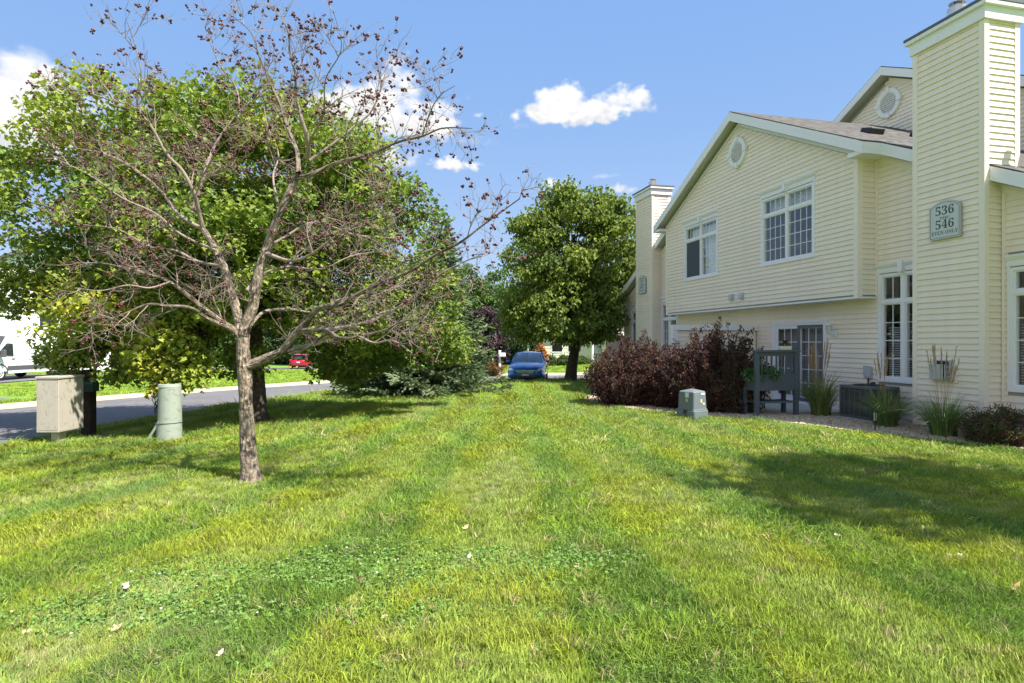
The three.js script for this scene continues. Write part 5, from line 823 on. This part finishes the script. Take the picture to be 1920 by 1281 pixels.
// grey-green utility box on the lawn
{
  const p = at(1298, 785, 13.1), t = thing('utility_box', 'grey green utility box with stickers on the lawn before the purple shrubs', 'utility box', [p.x, g0(p.x, 13.1) - 0.01, p.z], 0.62), cm = mat(lin(0.125, 0.15, 0.158), 0.55, { bumpMap: bumpFine, bumpScale: 0.0008 });
  const loft = (rows) => { const pos = [], idx = [], n = 24; rows.forEach(([y, h, c]) => { for (let i = 0; i < n; i++) { const k = Math.floor(i / 6), u = (i % 6) / 5 * Math.PI / 2 + k * Math.PI / 2, sx = [1, -1, -1, 1][k], sz = [1, 1, -1, -1][k]; pos.push(sx * (h - c) + Math.cos(u) * c, y, sz * (h - c) + Math.sin(u) * c); } }); for (let r = 0; r < rows.length - 1; r++) for (let i = 0; i < n; i++) { const a = r * n + i, b = r * n + (i + 1) % n; idx.push(a, a + n, b, b, a + n, b + n); } const cI = pos.length / 3; pos.push(0, rows[rows.length - 1][0] + 0.05, 0); const o = (rows.length - 1) * n; for (let i = 0; i < n; i++) idx.push(o + i, cI, o + (i + 1) % n); return geoFrom(pos, idx, null); };
  part('base', loft([[0, 0.25, 0.05], [0.20, 0.25, 0.05], [0.215, 0.24, 0.05], [0.217, 0.1, 0.05]]), cm, t); part('cover', loft([[0.218, 0.238, 0.05], [0.245, 0.236, 0.05], [0.26, 0.224, 0.05], [0.60, 0.212, 0.05], [0.63, 0.195, 0.05]]), cm, t);
  const st = mat(lin(0.62, 0.62, 0.55), 0.6), sy = mat(lin(0.50, 0.47, 0.26), 0.6), sticker = (face, x, y, w, h, m) => { const g = box(-w / 2, w / 2, -h / 2, h / 2, 0, 0.003), s = part('sticker', g, m, t), r = 0.2265 - 0.012 * (y - 0.26) / 0.34 + 0.001; s.position.set(face ? x : -r - 0.0, y, face ? r : x); s.rotation.y = face ? 0 : -Math.PI / 2; if (face) s.rotation.x = -0.055; else s.rotation.z = 0; };
  sticker(1, 0.08, 0.575, 0.12, 0.04, st); sticker(1, 0.02, 0.42, 0.06, 0.075, sy); sticker(1, 0.1, 0.36, 0.06, 0.035, st); sticker(0, 0.03, 0.55, 0.09, 0.1, st); sticker(0, 0.03, 0.44, 0.05, 0.07, sy);
  part('padlock', [rbox(-0.275, -0.25, 0.16, 0.24, -0.03, 0.05, 0.008), rbox(-0.285, -0.25, 0.1, 0.15, -0.01, 0.03, 0.006)], M.blackPlastic, t);
}
// path lights
function pathLight(label, px, d, h) {
  const x = (px - CX) / FOCAL * d, t = thing('path_light', label, 'path light', [x, g0(x, d) + 0.02, -d], 0.4, 'solar path lights along the bed'), b = M.blackPlastic, s = h / 0.4;
  part('stake', cyl(0.011, 0.011, 0.2 * s, 0, -0.02, 0, 8), b, t); part('base_plate', cyl(0.035, 0.04, 0.014, 0, 0.18 * s, 0, 12), b, t); for (const [a, c] of [[1, 1], [1, -1], [-1, 1], [-1, -1]]) part('strut', box(a * 0.033 - 0.004, a * 0.033 + 0.004, 0.18 * s + 0.014, 0.36 * s, c * 0.033 - 0.004, c * 0.033 + 0.004), b, t);
  part('lens', cyl(0.028, 0.028, 0.15 * s, 0, 0.18 * s + 0.016, 0, 12), new THREE.MeshPhysicalMaterial({ color: lin(0.9, 0.9, 0.85), roughness: 0.2, transmission: 0.8, thickness: 0 }), t); part('cap', [cyl(0.056, 0.05, 0.02, 0, 0.36 * s, 0, 16), cyl(0.03, 0.02, 0.012, 0, 0.36 * s + 0.02, 0, 12)], b, t);
}
pathLight('black path light in front of the raised planter', 1397, 14.0, 0.30); pathLight('black path light in front of the air conditioner', 1641, 11.1, 0.42); pathLight('black path light beside the barberry at the right edge', 1911, 9.35, 0.40);

// ───────── things by the street ─────────
{
  const t = thing('parcel_locker', 'beige metal locker box on a post beside the street', 'locker', [-7.93, g0(-7.93, 10.5) - 0.02, -10.5]), m = mat(lin(0.47, 0.44, 0.385), 0.55, { map: grimeTex });
  part('post', box(-0.075, 0.075, 0, 0.25, -0.03, 0.12), m, t); part('cabinet', rbox(-0.22, 0.16, 0.25, 1.17, -0.34, 0.26, 0.008), m, t); part('lid', rbox(-0.235, 0.175, 1.171, 1.21, -0.355, 0.275, 0.008), m, t);
  part('door', [box(0.1601, 0.163, 0.27, 1.15, -0.32, 0.24)], m, t); part('rear_panel', box(-0.19, 0.13, 0.29, 1.14, 0.2601, 0.263), m, t);
}
{
  const t = thing('mailbox', 'dark green mailbox with a rounded top on a dark timber post', 'mailbox', [-8.0, g0(-8.0, 11.3) - 0.02, -11.3]), w = barkMat([0.10, 0.075, 0.06], [0.30, 0.22, 0.17], 0.006), gm = mat(lin(0.025, 0.055, 0.05), 0.45);
  part('post', box(-0.085, 0.085, 0, 1.28, -0.085, 0.085), w, t); part('support', box(-0.10, 0.18, 0.82, 0.88, 0.0851, 0.23), w, t);
  const s = new THREE.Shape(); s.moveTo(-0.085, 0); s.lineTo(0.085, 0); s.lineTo(0.085, 0.11); s.absarc(0, 0.11, 0.085, 0, Math.PI); s.closePath(); const g = new THREE.ExtrudeGeometry(s, { depth: 0.46, bevelEnabled: true, bevelSize: 0.006, bevelThickness: 0.006, bevelSegments: 1, curveSegments: 12 }); g.rotateY(Math.PI / 2); g.translate(-0.24, 0.887, 0.16); part('box', g, gm, t); const dr = new THREE.ExtrudeGeometry(s, { depth: 0.016, bevelEnabled: false, curveSegments: 12 }); dr.scale(1.05, 1.05, 1); dr.rotateY(Math.PI / 2); dr.translate(0.23, 0.884, 0.16); part('door', dr, gm, t); part('flag', box(-0.05, 0.0, 1.0, 1.12, 0.2525, 0.257), mat(lin(0.4, 0.03, 0.03), 0.5), t);
}
{
  const d = 10.45, x = (317 - CX) / FOCAL * d, t = thing('cable_pedestal', 'pale green round utility pedestal, its side opened on wires, near the trees', 'utility pedestal', [x, g0(x, d) - 0.02, -d]), m = mat(lin(0.33, 0.385, 0.33), 0.6, { bumpMap: bumpFine, bumpScale: 0.001, map: grimeTex });
  part('base', [cyl(0.205, 0.20, 0.36, 0, 0, 0, 28)], m, t); const c = new THREE.CylinderGeometry(0.178, 0.19, 0.62, 28, 1, true, Math.PI * 1.72, Math.PI * 1.62); c.translate(0.012, 0.67, 0); part('cover', c, Object.assign(m.clone(), { side: THREE.DoubleSide }), t); part('lid', [cyl(0.185, 0.175, 0.045, 0.005, 0.98, 0, 28)], m, t); part('seam_band', new THREE.TorusGeometry(0.203, 0.006, 6, 36).rotateX(Math.PI / 2).translate(0, 0.36, 0), M.darkGrey, t); part('inner_frame', box(-0.03, 0.0, 0.36, 0.96, -0.12, 0.12), M.blackPlastic, t);
  const R = rng(6); for (let i = 0; i < 9; i++) { const y = 0.36 + 0.02 * R(), pts = [V(-0.06, y, (R() - .5) * .2), V(-0.16 - 0.1 * R(), y + 0.15 + 0.12 * R(), (R() - .5) * .24), V(-0.15 - 0.09 * R(), y + 0.32 + 0.12 * R(), (R() - .5) * .2), V(-0.06, y + 0.5, (R() - .5) * .16)]; part('wire', limb(pts, 0.007, 0.006, 12, 5), M.blackPlastic, t); }
  const pn = thing('loose_panel', 'pale green panel leaning against the opened utility pedestal', 'panel', [x - 0.33, g0(x - .33, d) + 0.0, -d + 0.02], 0); const pg = part('sheet', rbox(-0.012, 0.012, 0, 0.47, -0.14, 0.14, 0.004), m, pn); pg.rotation.z = -0.56; const pf = part('folded_edge', rbox(0.012, 0.03, 0.002, 0.46, 0.125, 0.14, 0.003), m, pn); pf.rotation.z = -0.56;
}
for (const [px, py, d, c, label] of [[541, 701, 42, [0.6, 0.06, 0.03], 'small red marker flag on the far driveway edge'], [543, 699, 40, [0.65, 0.5, 0.05], 'small yellow marker flag near the red car'], [433, 702, 37, [0.7, 0.25, 0.04], 'small orange marker flag on the far lawn'], [555, 700, 41, [0.65, 0.5, 0.05], 'yellow marker flag just left of the red car']]) { const x = (px - CX) / FOCAL * d, t = thing('marker_flag', label, 'flag', [x, g0(x, d), -d], 0, 'utility marker flags'); part('wire', cyl(0.004, 0.004, 0.5, 0, 0, 0, 5), M.galv, t); const g = new THREE.BoxGeometry(0.12, 0.1, 0.004); g.translate(0.062, 0.44, 0); part('pennant', g, mat(lin(...c), 0.6), t); }
for (const [px, d, h, label] of [[937, 34.3, 1.35, 'white post with a box near the blue car'], [925, 34.6, 0.85, 'short white post left of the taller white post']]) { const x = (px - CX) / FOCAL * d, t = thing('mail_post', label, 'post', [x, g0(x, d), -d], 0.2, 'white posts across the street'); part('post', box(-0.06, 0.06, 0, h, -0.06, 0.06), M.trim, t); part('cap', rbox(-0.08, 0.08, h, h + 0.04, -0.08, 0.08, 0.01), M.trim, t); if (h > 1) part('box', rbox(-0.1, 0.3, h - 0.32, h - 0.1, 0.061, 0.25, 0.03), M.trim, t); }

// ───────── vehicles ─────────
// surface through cross-sections: rows of [z, [[x, y], ...]] for the right half, mirrored
function hull(rows, cap = true) {
  const n = rows[0][1].length, full = rows.map(([z, h]) => [...h.map(([x, y]) => [x, y, z]), ...h.slice().reverse().map(([x, y]) => [-x, y, z])]), N = n * 2, pos = [], idx = [];
  full.forEach(r => r.forEach(p => pos.push(...p)));
  for (let r = 0; r < full.length - 1; r++) for (let i = 0; i < N; i++) { const a = r * N + i, b = r * N + (i + 1) % N; idx.push(a, b, a + N, b, b + N, a + N); }
  if (cap) for (const [r, f] of [[0, 1], [full.length - 1, 0]]) for (let i = 1; i < N - 1; i++) f ? idx.push(r * N, r * N + i + 1, r * N + i) : idx.push(r * N, r * N + i, r * N + i + 1);
  return geoFrom(pos, idx);
}
function wheel(parent, x, y, z, r, w, rim = M.galv) {
  const pts = [[r * 0.6, -w / 2], [r * 0.93, -w / 2], [r, -w * 0.32], [r, w * 0.32], [r * 0.93, w / 2], [r * 0.6, w / 2]].map(p => new THREE.Vector2(...p)), g = new THREE.LatheGeometry(pts, 28); g.rotateZ(Math.PI / 2); const t = part('wheel', g, mat(lin(0.018, 0.018, 0.019), 0.85), parent); t.position.set(x, y, z);
  const sp = [new THREE.CylinderGeometry(r * 0.6, r * 0.6, w * 0.5, 24).rotateZ(Math.PI / 2)]; part('rim_well', sp, mat(lin(0.03, 0.03, 0.03), 0.6), t); const rr = [new THREE.TorusGeometry(r * 0.58, r * 0.06, 6, 26).rotateY(Math.PI / 2).translate(Math.sign(x) * w * 0.42, 0, 0)]; for (let k = 0; k < 7; k++) { const b = new THREE.BoxGeometry(0.03, r * 0.56, r * 0.14); b.translate(Math.sign(x) * w * 0.4, r * 0.3, 0); b.rotateX(k / 7 * 6.283); rr.push(b); } part('rim', rr, rim, t);
}
const carGlass = new THREE.MeshPhysicalMaterial({ color: lin(0.03, 0.035, 0.04), roughness: 0.04, clearcoat: 1 });
function sedan(name, label, pos, turn, paint, o) {
  const c = thing(name, label, 'car', pos, turn, o.group), pm = new THREE.MeshPhysicalMaterial({ color: paint, roughness: 0.35, metalness: 0.25, clearcoat: 1, clearcoatRoughness: 0.05 });
  const S = (z, hw, yb, ys, yt, crown) => [z, [[0, yb], [hw * 0.86, yb], [hw * 0.97, yb + 0.1], [hw, lerp(yb, ys, .55)], [hw * 0.985, ys], [hw * 0.9, yt], [hw * 0.5, yt + crown * 0.8], [0, yt + crown]]];
  const hatch = o.hatch, body = [S(2.36, 0.56, 0.34, 0.52, 0.60, 0.02), S(2.30, 0.74, 0.24, 0.55, 0.70, 0.03), S(2.12, 0.86, 0.20, 0.58, 0.78, 0.05), S(1.7, 0.905, 0.19, 0.62, 0.87, 0.05), S(1.1, 0.915, 0.19, 0.66, 0.95, 0.04), S(0.85, 0.915, 0.19, 0.68, 0.98, 0.02), S(-0.6, 0.915, 0.19, 0.70, 1.0, 0.0), S(hatch ? -1.9 : -1.5, 0.905, 0.2, 0.72, hatch ? 0.99 : 1.0, 0.02), S(-2.1, 0.87, 0.24, 0.72, hatch ? 0.95 : 0.99, 0.03), S(-2.3, 0.74, 0.3, 0.7, 0.88, 0.02), S(-2.36, 0.6, 0.36, 0.62, 0.78, 0.01)];
  part('body', hull(body), pm, c);
  const Gs = (z, wb, wt, yt) => [z, [[0, 0.93], [wb, 0.93], [lerp(wb, wt, .5), lerp(0.93, yt, .55)], [wt, yt], [wt * 0.5, yt + 0.03], [0, yt + 0.035]]];
  const gh = hatch ? [Gs(0.98, 0.76, 0.74, 0.97), Gs(0.2, 0.78, 0.60, 1.40), Gs(-0.4, 0.79, 0.6, 1.46), Gs(-1.4, 0.77, 0.58, 1.43), Gs(-1.75, 0.75, 0.56, 1.37), Gs(-2.22, 0.72, 0.68, 1.0)] : [Gs(1.0, 0.78, 0.76, 0.97), Gs(0.25, 0.79, 0.61, 1.37), Gs(-0.35, 0.79, 0.6, 1.43), Gs(-1.0, 0.78, 0.58, 1.40), Gs(-1.75, 0.74, 0.7, 1.02)];
  part('glasshouse', hull(gh), carGlass, c);
  const rf = gh.slice(1, -1).map(([z, h]) => [z + (z > 0 ? -0.02 : 0), [[0, h[3][1] - 0.03], [h[3][0] * 0.99, h[3][1] - 0.03], [h[3][0] + 0.012, h[3][1] + 0.004], [h[4][0], h[4][1] + 0.012], [0, h[5][1] + 0.012]]]); part('roof', hull(rf), pm, c);
  const bar = (a, b, r) => limb([a, a.clone().lerp(b, .5).add(V(Math.sign(a.x) * 0.02, 0.01, 0)), b], r, r, 6, 6); for (const s of [1, -1]) { const g0_ = gh[0][1], g1_ = gh[1][1], gl = gh[gh.length - 1], gk = gh[gh.length - 2]; part('pillar', [bar(V(s * 0.775, 0.96, gh[0][0]), V(s * g1_[3][0], g1_[3][1], gh[1][0]), 0.035), bar(V(s * gl[1][3][0], gl[1][3][1], gl[0]), V(s * gk[1][3][0], gk[1][3][1], gk[0]), 0.05), bar(V(s * 0.8, 0.95, -0.4), V(s * 0.61, 1.42, -0.4), 0.03)], pm, c); const mr = new THREE.SphereGeometry(0.11, 12, 8); mr.scale(0.95, 0.62, 0.6); mr.translate(s * 1.0, 1.0, 0.72); part('mirror', [mr, box(Math.min(s * 0.88, s * 0.95), Math.max(s * 0.88, s * 0.95), 0.95, 0.99, 0.7, 0.75)], pm, c); }
  for (const s of [1, -1]) for (const z of [1.42, -1.38]) wheel(c, s * 0.8, 0.32, z, 0.325, 0.21);
  const clear = mat(lin(0.75, 0.78, 0.82), 0.15, { metalness: 0.5 }), chrome = mat(lin(0.75, 0.76, 0.78), 0.15, { metalness: 1 });
  if (!hatch) {
    for (const s of [1, -1]) { const g = new THREE.SphereGeometry(0.13, 14, 8); g.scale(1.35, 0.75, 0.8); g.rotateY(s * 0.7); g.translate(s * 0.69, 0.64, 2.2); part('headlight', g, clear, c); const fg = new THREE.CylinderGeometry(0.05, 0.05, 0.06, 12).rotateX(Math.PI / 2).translate(s * 0.6, 0.36, 2.28); part('fog_light', fg, clear, c); }
    for (let k = 0; k < 3; k++) part('grille_bar', rbox(-0.46 + 0.03 * k, 0.46 - 0.03 * k, 0.60 - k * 0.055, 0.63 - k * 0.055, 2.37, 2.42, 0.01), chrome, c); part('grille', box(-0.47, 0.47, 0.47, 0.645, 2.2, 2.388), M.blackPlastic, c); part('air_intake', rbox(-0.56, 0.56, 0.24, 0.365, 2.2, 2.392, 0.03), M.blackPlastic, c); part('licence_plate', rbox(-0.16, 0.16, 0.37, 0.46, 2.37, 2.402, 0.004), mat(lin(0.45, 0.52, 0.55), 0.5), c);
    const wsh = []; part('wiper', [limb([V(-0.5, 0.99, 0.98), V(-0.1, 1.03, 0.93), V(0.2, 1.0, 0.95)], 0.008, 0.008, 6, 5)], M.blackPlastic, c);
  } else {
    for (const s of [1, -1]) part('tail_light', rbox(Math.min(s * 0.6, s * 0.86), Math.max(s * 0.6, s * 0.86), 0.8, 0.98, -2.26, -2.02, 0.04), mat(lin(0.55, 0.03, 0.03), 0.2), c); part('licence_plate', rbox(-0.16, 0.16, 0.66, 0.76, -2.385, -2.365, 0.004), mat(lin(0.7, 0.7, 0.72), 0.5), c); part('spoiler', rbox(-0.56, 0.56, 1.38, 1.42, -1.98, -1.7, 0.015), pm, c); part('bumper', rbox(-0.7, 0.7, 0.3, 0.48, -2.4, -2.2, 0.05), M.blackPlastic, c);
  }
  part('sill', [box(-0.86, 0.86, 0.16, 0.21, -1.0, 1.05)], M.blackPlastic, c);
}
{ const d = 30.6, x = (994 - CX) / FOCAL * 28.6; sedan('parked_car', 'blue sedan facing the lawn on the far street', [x, g0(x, d) - 0.09, -d], -0.10, lin(0.02, 0.14, 0.46), {}); }
{ const d = 60, x = (568 - CX) / FOCAL * d; sedan('parked_car', 'red hatchback seen from behind on the far driveway', [x, g0(x, d) + 0.04, -d], Math.PI + 0.15, lin(0.42, 0.012, 0.03), { hatch: true });  }
{ // white cargo van
  const x = -26.6, z = -31.6, c = thing('cargo_van', 'white cargo van with grey lower cladding at the left edge', 'van', [x, g0(x, 31) + 0.04, z], 0.0), wm = new THREE.MeshPhysicalMaterial({ color: lin(0.80, 0.80, 0.80), roughness: 0.3, clearcoat: 0.8 }), gr = mat(lin(0.075, 0.078, 0.085), 0.6);
  const S = (z, hw, yb, yt, ht) => [z, [[0, yb], [hw * 0.9, yb], [hw, yb + 0.12], [hw, 1.0], [hw * 0.97, lerp(1.0, yt, .5)], [ht, yt - 0.12], [ht - 0.12, yt], [0, yt + 0.05]]];
  part('body', hull([S(2.75, 0.75, 0.45, 0.95, 0.7), S(2.6, 0.92, 0.36, 1.1, 0.82), S(2.0, 1.0, 0.34, 1.28, 0.9), S(1.75, 1.02, 0.34, 1.42, 0.9), S(1.1, 1.03, 0.34, 2.3, 0.86), S(0.6, 1.03, 0.34, 2.46, 0.88), S(-2.6, 1.03, 0.36, 2.5, 0.9), S(-2.78, 1.0, 0.42, 2.44, 0.88)]), wm, c);
  part('lower_cladding', [box(-1.045, 1.045, 0.5, 0.72, -2.6, -2.25), box(-1.045, 1.045, 0.5, 0.72, -1.45, 1.3)], gr, c); part('sill', box(-1.035, 1.035, 0.34, 0.44, -1.4, 1.25), wm, c);
  for (const s of [1, -1]) { const sh = new THREE.Shape([[1.95, 1.32], [0.95, 1.22], [0.95, 1.86], [1.3, 1.88]].map(p => new THREE.Vector2(...p))), g = new THREE.ExtrudeGeometry(sh, { depth: 0.02, bevelEnabled: false }); g.rotateY(-Math.PI / 2); g.translate(s > 0 ? 1.052 : -1.03, 0, 0); const p = g.attributes.position; for (let i = 0; i < p.count; i++) if (p.getY(i) > 1.5) p.setX(i, p.getX(i) - s * 0.045); part('side_window', g, carGlass, c); part('mirror', [rbox(Math.min(s * 1.12, s * 1.36), Math.max(s * 1.12, s * 1.36), 1.18, 1.55, 1.72, 1.86, 0.04), box(Math.min(s * 0.98, s * 1.13), Math.max(s * 0.98, s * 1.13), 1.2, 1.26, 1.74, 1.82)], gr, c); part('door_handle', rbox(s > 0 ? 1.03 : -1.06, s > 0 ? 1.06 : -1.03, 1.06, 1.1, 0.85, 1.08, 0.01), M.blackPlastic, c); part('door_seam', [box(s > 0 ? 1.028 : -1.034, s > 0 ? 1.034 : -1.028, 0.74, 1.2, 0.74, 0.752), box(s > 0 ? 1.028 : -1.034, s > 0 ? 1.034 : -1.028, 1.0, 1.012, -2.2, 0.6)], gr, c);
    for (const z2 of [1.72, -1.85]) { wheel(c, s * 0.9, 0.35, z2, 0.36, 0.24, mat(lin(0.6, 0.6, 0.6), 0.4)); part('wheel_arch', new THREE.TorusGeometry(0.43, 0.05, 6, 20, Math.PI).rotateY(Math.PI / 2).translate(s * 1.0, 0.38, z2), gr, c); } }
  const ws = hull([[1.8, [[0, 1.38], [0.86, 1.36], [0.86, 1.4], [0, 1.42]]], [1.16, [[0, 2.26], [0.8, 2.2], [0.8, 2.24], [0, 2.3]]]]); part('windscreen', ws, carGlass, c); part('grille', box(-0.6, 0.6, 0.62, 0.9, 2.7, 2.78), M.blackPlastic, c); for (const s of [1, -1]) part('headlight', rbox(Math.min(s * .62, s * .88), Math.max(s * .62, s * .88), 0.82, 1.08, 2.5, 2.72, 0.04), mat(lin(.75, .78, .8), .2), c);
}
// ───────── houses across the street ─────────
function farHouse(label, x, d, turn, W, Dp, eave, ridge, wallM, o = {}) {
  const h = thing('neighbour_house', label, 'house', [x, g0(x, d), -d], turn, 'houses across the street'), y0 = -0.4;
  const w = part('wall', wallShape([[-W / 2, y0], [W / 2, y0], [W / 2, eave], [0, o.gable ? ridge : eave], [-W / 2, eave]], (o.open || []).map(q => q.slice(0, 4)), -0.15, 0), wallM, h); part('side_wall', [box(-W / 2, -W / 2 + 0.15, y0, eave, -Dp, -0.151), box(W / 2 - 0.15, W / 2, y0, eave, -Dp, -0.151), box(-W / 2 + 0.15, W / 2 - 0.15, y0, eave, -Dp, -Dp + 0.15)], wallM, h);
  siding(w, 0.1, o.gable ? ridge - .2 : eave, y => { const r = y > eave ? Math.max(0, (ridge - y) / (ridge - eave) * W / 2) : W / 2; return r > .1 ? [[-r, r]] : []; }, (o.open || []).map(q => q.slice(0, 4)), (m, a, y) => m.position.set(a, y, 0.002), wallM, o.course || 0.3);
  const oh = 0.45, rs = (pts) => { const g = new THREE.ExtrudeGeometry(new THREE.Shape(pts.map(p => new THREE.Vector2(...p))), { depth: o.gable ? Dp + oh * 2 : W + oh * 2, bevelEnabled: false }); return g; };
  const span = o.gable ? W / 2 : Dp / 2, sl = (ridge - eave) / span, prof = [[-span - oh, eave - sl * oh], [0, ridge], [span + oh, eave - sl * oh], [span + oh, eave - sl * oh + 0.2], [0, ridge + 0.2], [-span - oh, eave - sl * oh + 0.2]], rg = rs(prof); if (o.gable) rg.translate(0, 0, -Dp - oh); else { rg.rotateY(Math.PI / 2); rg.translate(-W / 2 - oh, 0, -Dp / 2); }
  part('roof', rg, shingles, h); part('eave_board', o.gable ? [box(-W / 2 - oh, -W / 2 - oh + 0.03, eave - sl * oh - 0.06, eave - sl * oh + 0.19, -Dp, oh), box(W / 2 + oh - 0.03, W / 2 + oh, eave - sl * oh - 0.06, eave - sl * oh + 0.19, -Dp, oh)] : [box(-W / 2 - oh, W / 2 + oh, eave - sl * oh - 0.04, eave - sl * oh + 0.19, oh, oh + 0.03)], M.trim, h);
  for (const [x0, x1, a, b, kind] of o.open || []) { const f = 0.07, fr = [box(x0 - f, x1 + f, b, b + f, 0, 0.05), box(x0 - f, x1 + f, a - f, a, 0, 0.05), box(x0 - f, x0, a, b, 0, 0.05), box(x1, x1 + f, a, b, 0, 0.05)], w2 = part(kind || 'window', fr, M.trim, h); const nx = Math.max(1, Math.round((x1 - x0) / 0.75)), ny = Math.max(1, Math.round((b - a) / 0.7)); if (kind === 'garage_door') { for (let j = 0; j < 4; j++) part('door_panel', rbox(x0, x1, lerp(a, b, j / 4) + 0.005, lerp(a, b, (j + 1) / 4) - 0.005, -0.1, -0.05, 0.01), o.doorM || M.trim, w2); continue; } if (kind === 'door') { part('door_leaf', rbox(x0, x1, a, b, -0.1, -0.05, 0.01), M.greyMetal, w2); continue; } const gl = new THREE.PlaneGeometry(x1 - x0, b - a); gl.translate((x0 + x1) / 2, (a + b) / 2, -0.06); part('pane', gl, M.glass, w2); const bars = []; for (let i = 1; i < nx; i++) bars.push(box(lerp(x0, x1, i / nx) - 0.03, lerp(x0, x1, i / nx) + 0.03, a, b, -0.08, -0.03)); for (let j = 1; j < ny; j++) bars.push(box(x0, x1, lerp(a, b, j / ny) - 0.025, lerp(a, b, j / ny) + 0.025, -0.079, -0.031)); if (bars.length) part('grille', bars, M.trim, w2); }
  return h;
}
const pale = mat(lin(0.72, 0.665, 0.53), 0.7), whiteSide = mat(lin(0.78, 0.78, 0.75), 0.6);
farHouse('pale cream single storey house behind the shade tree trunk', (1062 - CX) / FOCAL * 50, 50, 0.02, 6.6, 8, 2.9, 4.4, pale, { open: [[-1.2, -0.35, 1.0, 2.3], [0.15, 1.2, 1.0, 2.3], [2.2, 3.0, 0.15, 2.3, 'door']] });
farHouse('two storey cream house with a grey porch roof right of the shade tree', (1190 - CX) / FOCAL * 48, 52, -0.06, 6.0, 9, 5.6, 7.4, pale, { gable: true, open: [[-1.9, -0.7, 3.5, 4.8], [-2.4, 0.6, 0.1, 2.2, 'garage_door']], doorM: mat(lin(0.05, 0.05, 0.055), 0.6) });
{ const x = (1178 - CX) / FOCAL * 48, t = thing('porch_roof', 'low grey shingled porch roof in front of the two storey cream house', 'roof', [x, g0(x, 50), -50.6]); const g = new THREE.ExtrudeGeometry(new THREE.Shape([[0, 0], [1.6, 0], [1.6, 0.1], [0, 0.9]].map(p => new THREE.Vector2(...p))), { depth: 5.8, bevelEnabled: false }); g.rotateY(-Math.PI / 2); g.translate(2.9, 2.4, 0); part('slope', g, shingles, t); part('fascia', box(-2.9, 2.9, 2.38, 2.52, 1.6, 1.63), M.trim, t); for (const xx of [-2.7, 2.7]) part('post', box(xx - 0.08, xx + 0.08, -0.2, 2.4, 1.4, 1.56), M.trim, t); }
farHouse('white sided house behind the cargo van', -35.5, 43, 0.62, 11, 10, 5.6, 8.6, whiteSide, { gable: true, open: [[3.2, 4.2, 0.2, 2.3, 'door'], [1.2, 2.2, 3.4, 4.7], [-3.6, -1.6, 3.4, 4.7]] });
{ const d = 47, x = (990 - CX) / FOCAL * d, t = thing('garden_umbrella', 'turquoise garden umbrella beside the pale far house', 'umbrella', [x, g0(x, d), -d]); const g = new THREE.ConeGeometry(1.15, 0.5, 8, 1, true); g.translate(0, 3.25, 0); part('canopy', g, mat(lin(0.06, 0.50, 0.46), 0.7, { side: THREE.DoubleSide }), t); part('pole', cyl(0.03, 0.03, 3.45, 0, 0, 0, 8), M.trim, t); part('base', cyl(0.25, 0.22, 0.08, 0, 0, 0, 14), M.greyMetal, t); }
console.log('things done');
renderer.render(scene, camera);
